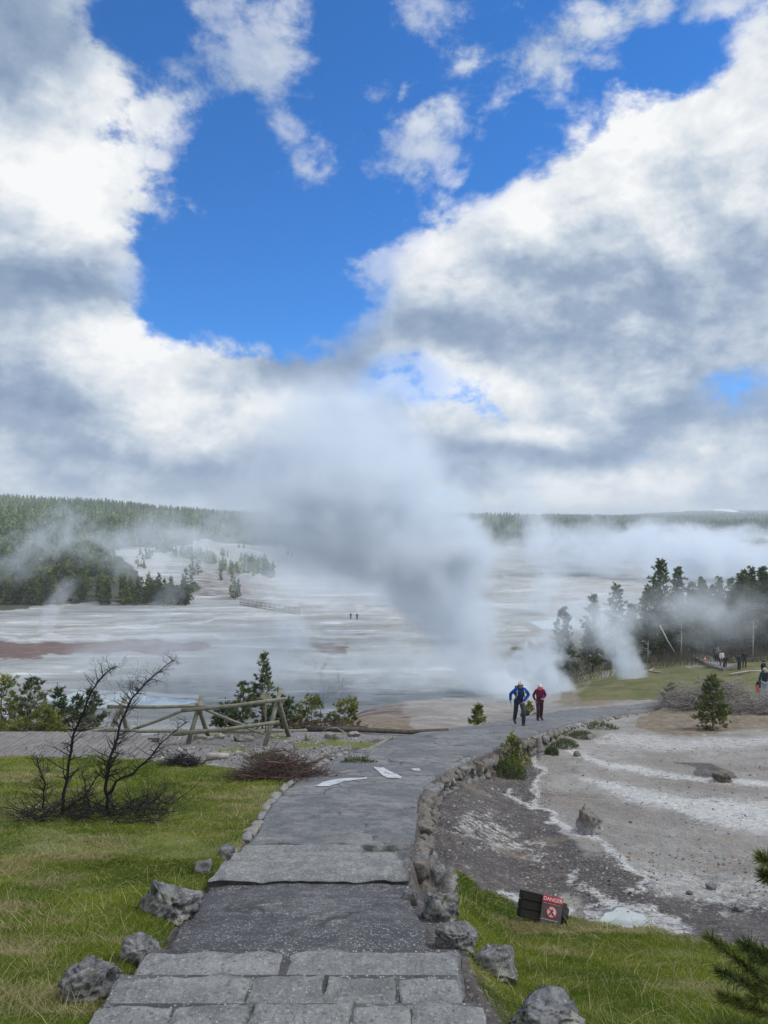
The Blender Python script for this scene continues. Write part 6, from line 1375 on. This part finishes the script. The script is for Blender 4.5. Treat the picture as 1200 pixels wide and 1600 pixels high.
plume('steam_plume', 112, [(1096, 765, 36, .30), (1060, 752, 50, .28), (1000, 725, 74, .24), (940, 690, 104, .22), (880, 640, 150, .21), (830, 592, 188, .20), (770, 555, 192, .18), (700, 535, 165, .14), (640, 525, 125, .10), (575, 510, 85, .035), (540, 490, 60, .008)], amp=0.85, soft=0.55, nscale=0.16, label='tall thick plume of steam rising from the main vent beyond the path')
bank('steam_bank', 715, 850, 110, 72, 62, 10, .28, 0.6, 1.6, 0.4, off=2, label='white billow of steam on the right shoulder of the tall plume')
bank('steam_bank', 500, 820, 122, 220, 150, 17, .16, 1.0, 1.5, 0.9, off=5, label='thin steam drifting left of the tall plume')
bank('steam_bank', 330, 1015, 105, 340, 80, 18, .065, 1.1, 1.7, 0.9, off=7, label='thin low steam over the basin floor at left')
bank('steam_bank', 640, 1040, 100, 190, 70, 12, .11, 1.0, 1.7, 0.8, off=9, label='low steam round the foot of the tall plume')
bank('steam_bank', 560, 910, 170, 300, 66, 30, .06, 1.0, 1.5, 0.9, off=11, label='veil of steam over the middle of the basin')
bank('steam_bank', 260, 850, 215, 220, 70, 20, .045, 1.3, 1.9, 0.8, off=13, label='steam blowing across the forested hillside')
bank('steam_bank', 60, 850, 205, 130, 55, 14, .042, 1.4, 2.0, 0.8, rot=-35, off=15, label='wisps of steam in front of the dense pines')
plume('steam_wisp', 168, [(1002, 70, 10, .10), (965, 78, 18, .09), (930, 95, 22, .07), (895, 115, 20, .03)], 1.0, label='thin wisp rising at the far left of the basin')
plume('steam_wisp', 120, [(1010, 228, 14, .07), (975, 240, 24, .07), (935, 262, 26, .06), (890, 300, 24, .02)], 1.0, label='thin slanted wisp in front of the hillside pines')
plume('steam_wisp', 68, [(1096, 992, 14, .7), (1070, 990, 22, .65), (1040, 980, 30, .55), (1010, 968, 34, .35), (975, 955, 36, .2), (935, 960, 30, .06)], 0.75, label='narrow white column of steam at the edge of the green bank')
plume('steam_wisp', 64, [(1100, 880, 18, .5), (1070, 862, 44, .5), (1040, 838, 52, .45), (1010, 850, 42, .3), (975, 880, 30, .1), (950, 900, 20, .03)], 0.85, label='billowing steam just behind the two walkers')
bank('steam_bank', 800, 1072, 60, 60, 34, 6, .35, 0.9, 1.6, 0.7, off=17, label='white steam low behind the two walkers')
bank('steam_bank', 1110, 955, 78, 150, 75, 10, .12, 1.0, 1.5, 1.0, off=19, label='mist hanging in the pine wood')
bank('steam_bank', 940, 970, 82, 110, 66, 8, .17, 1.1, 1.8, 0.9, off=21, label='mist between the slender pines')
plume('steam_wisp', 420, [(895, 858, 20, .05), (865, 850, 26, .05), (830, 838, 28, .045), (790, 825, 34, .035), (740, 800, 44, .02), (690, 770, 46, .006)], 0.8, label='distant column of steam against the sky')
bank('steam_bank', 1010, 850, 400, 85, 42, 25, .10, 1.0, 1.7, 0.6, off=23, label='white distant billows on the far flats')
bank('steam_bank', 1120, 875, 330, 220, 66, 40, .11, 1.1, 1.6, 0.8, off=25, label='steam spread over the far flats behind the wood')
bank('steam_bank', 900, 860, 360, 170, 66, 40, .08, 1.2, 1.6, 0.9, off=27, label='steam drifting before the far ridge')

bank('steam_bank', 430, 1045, 98, 200, 54, 12, .07, 1.1, 1.7, 0.9, off=31, label='steam creeping along the near side of the basin floor')
bank('steam_bank', 870, 950, 140, 150, 70, 20, .05, 1.1, 1.7, 0.9, off=33, label='veil of steam over the blue pool beyond the slender pines')
plume('steam_column', 330, [(880, 1005, 20, .06), (850, 1000, 26, .06), (825, 1010, 34, .05), (800, 1030, 36, .02)], 0.9, label='small white billow before the far right ridge')

plume('steam_wisp', 240, [(968, 640, 16, .08), (935, 630, 26, .08), (900, 610, 34, .06), (860, 590, 38, .02)], 0.9, label='pale wisp rising from the middle flats left of the tall plume')
plume('steam_wisp', 210, [(1000, 840, 12, .12), (965, 838, 20, .12), (925, 850, 28, .10), (880, 870, 34, .04)], 0.9, label='wisp rising between the tall plume and the slender pines')
plume('steam_wisp', 150, [(1040, 470, 16, .10), (1005, 462, 28, .10), (965, 450, 36, .07), (920, 430, 38, .02)], 0.9, label='wisp rising from the near basin floor behind the fence pines')
plume('steam_wisp', 300, [(905, 1120, 18, .10), (870, 1110, 26, .10), (840, 1090, 34, .07), (805, 1060, 36, .02)], 0.9, label='slanting wisp behind the wood at far right')
bank('steam_bank', 1090, 850, 500, 180, 40, 50, .05, 1.1, 1.7, 0.7, off=41, label='white steam low over the far right flats')

# the air itself
m, nt = newmat('air'); g = NT(nt)
pv = g.n('ShaderNodeVolumePrincipled'); pv.inputs['Color'].default_value = (0.82, 0.90, 1.0, 1); pv.inputs['Density'].default_value = 0.00023
o_ = g.n('ShaderNodeOutputMaterial'); g.L.new(pv.outputs[0], o_.inputs['Volume'])
b = MB(); zt = max(float(gzz.max()), 45.0) + 6; zb = float(gzz.min()) - 1.0
b.box((0, 0, (zt + zb) / 2), (17400, 17400, zt - zb)); hz = b.build('haze', m, smooth=False); tag(hz, kind='stuff')
# ------------------------------------------------------------------ render settings
cy = sc.cycles
cy.max_bounces = 7; cy.diffuse_bounces = 2; cy.glossy_bounces = 2; cy.transmission_bounces = 2; cy.transparent_max_bounces = 24; cy.volume_bounces = 4
cy.use_denoising = True; cy.use_adaptive_sampling = True; cy.adaptive_threshold = 0.02
try: cy.denoiser = 'OPENIMAGEDENOISE'
except Exception: pass
cy.caustics_reflective = False; cy.caustics_refractive = False
cy.volume_step_rate = 1.0; cy.volume_max_steps = 128
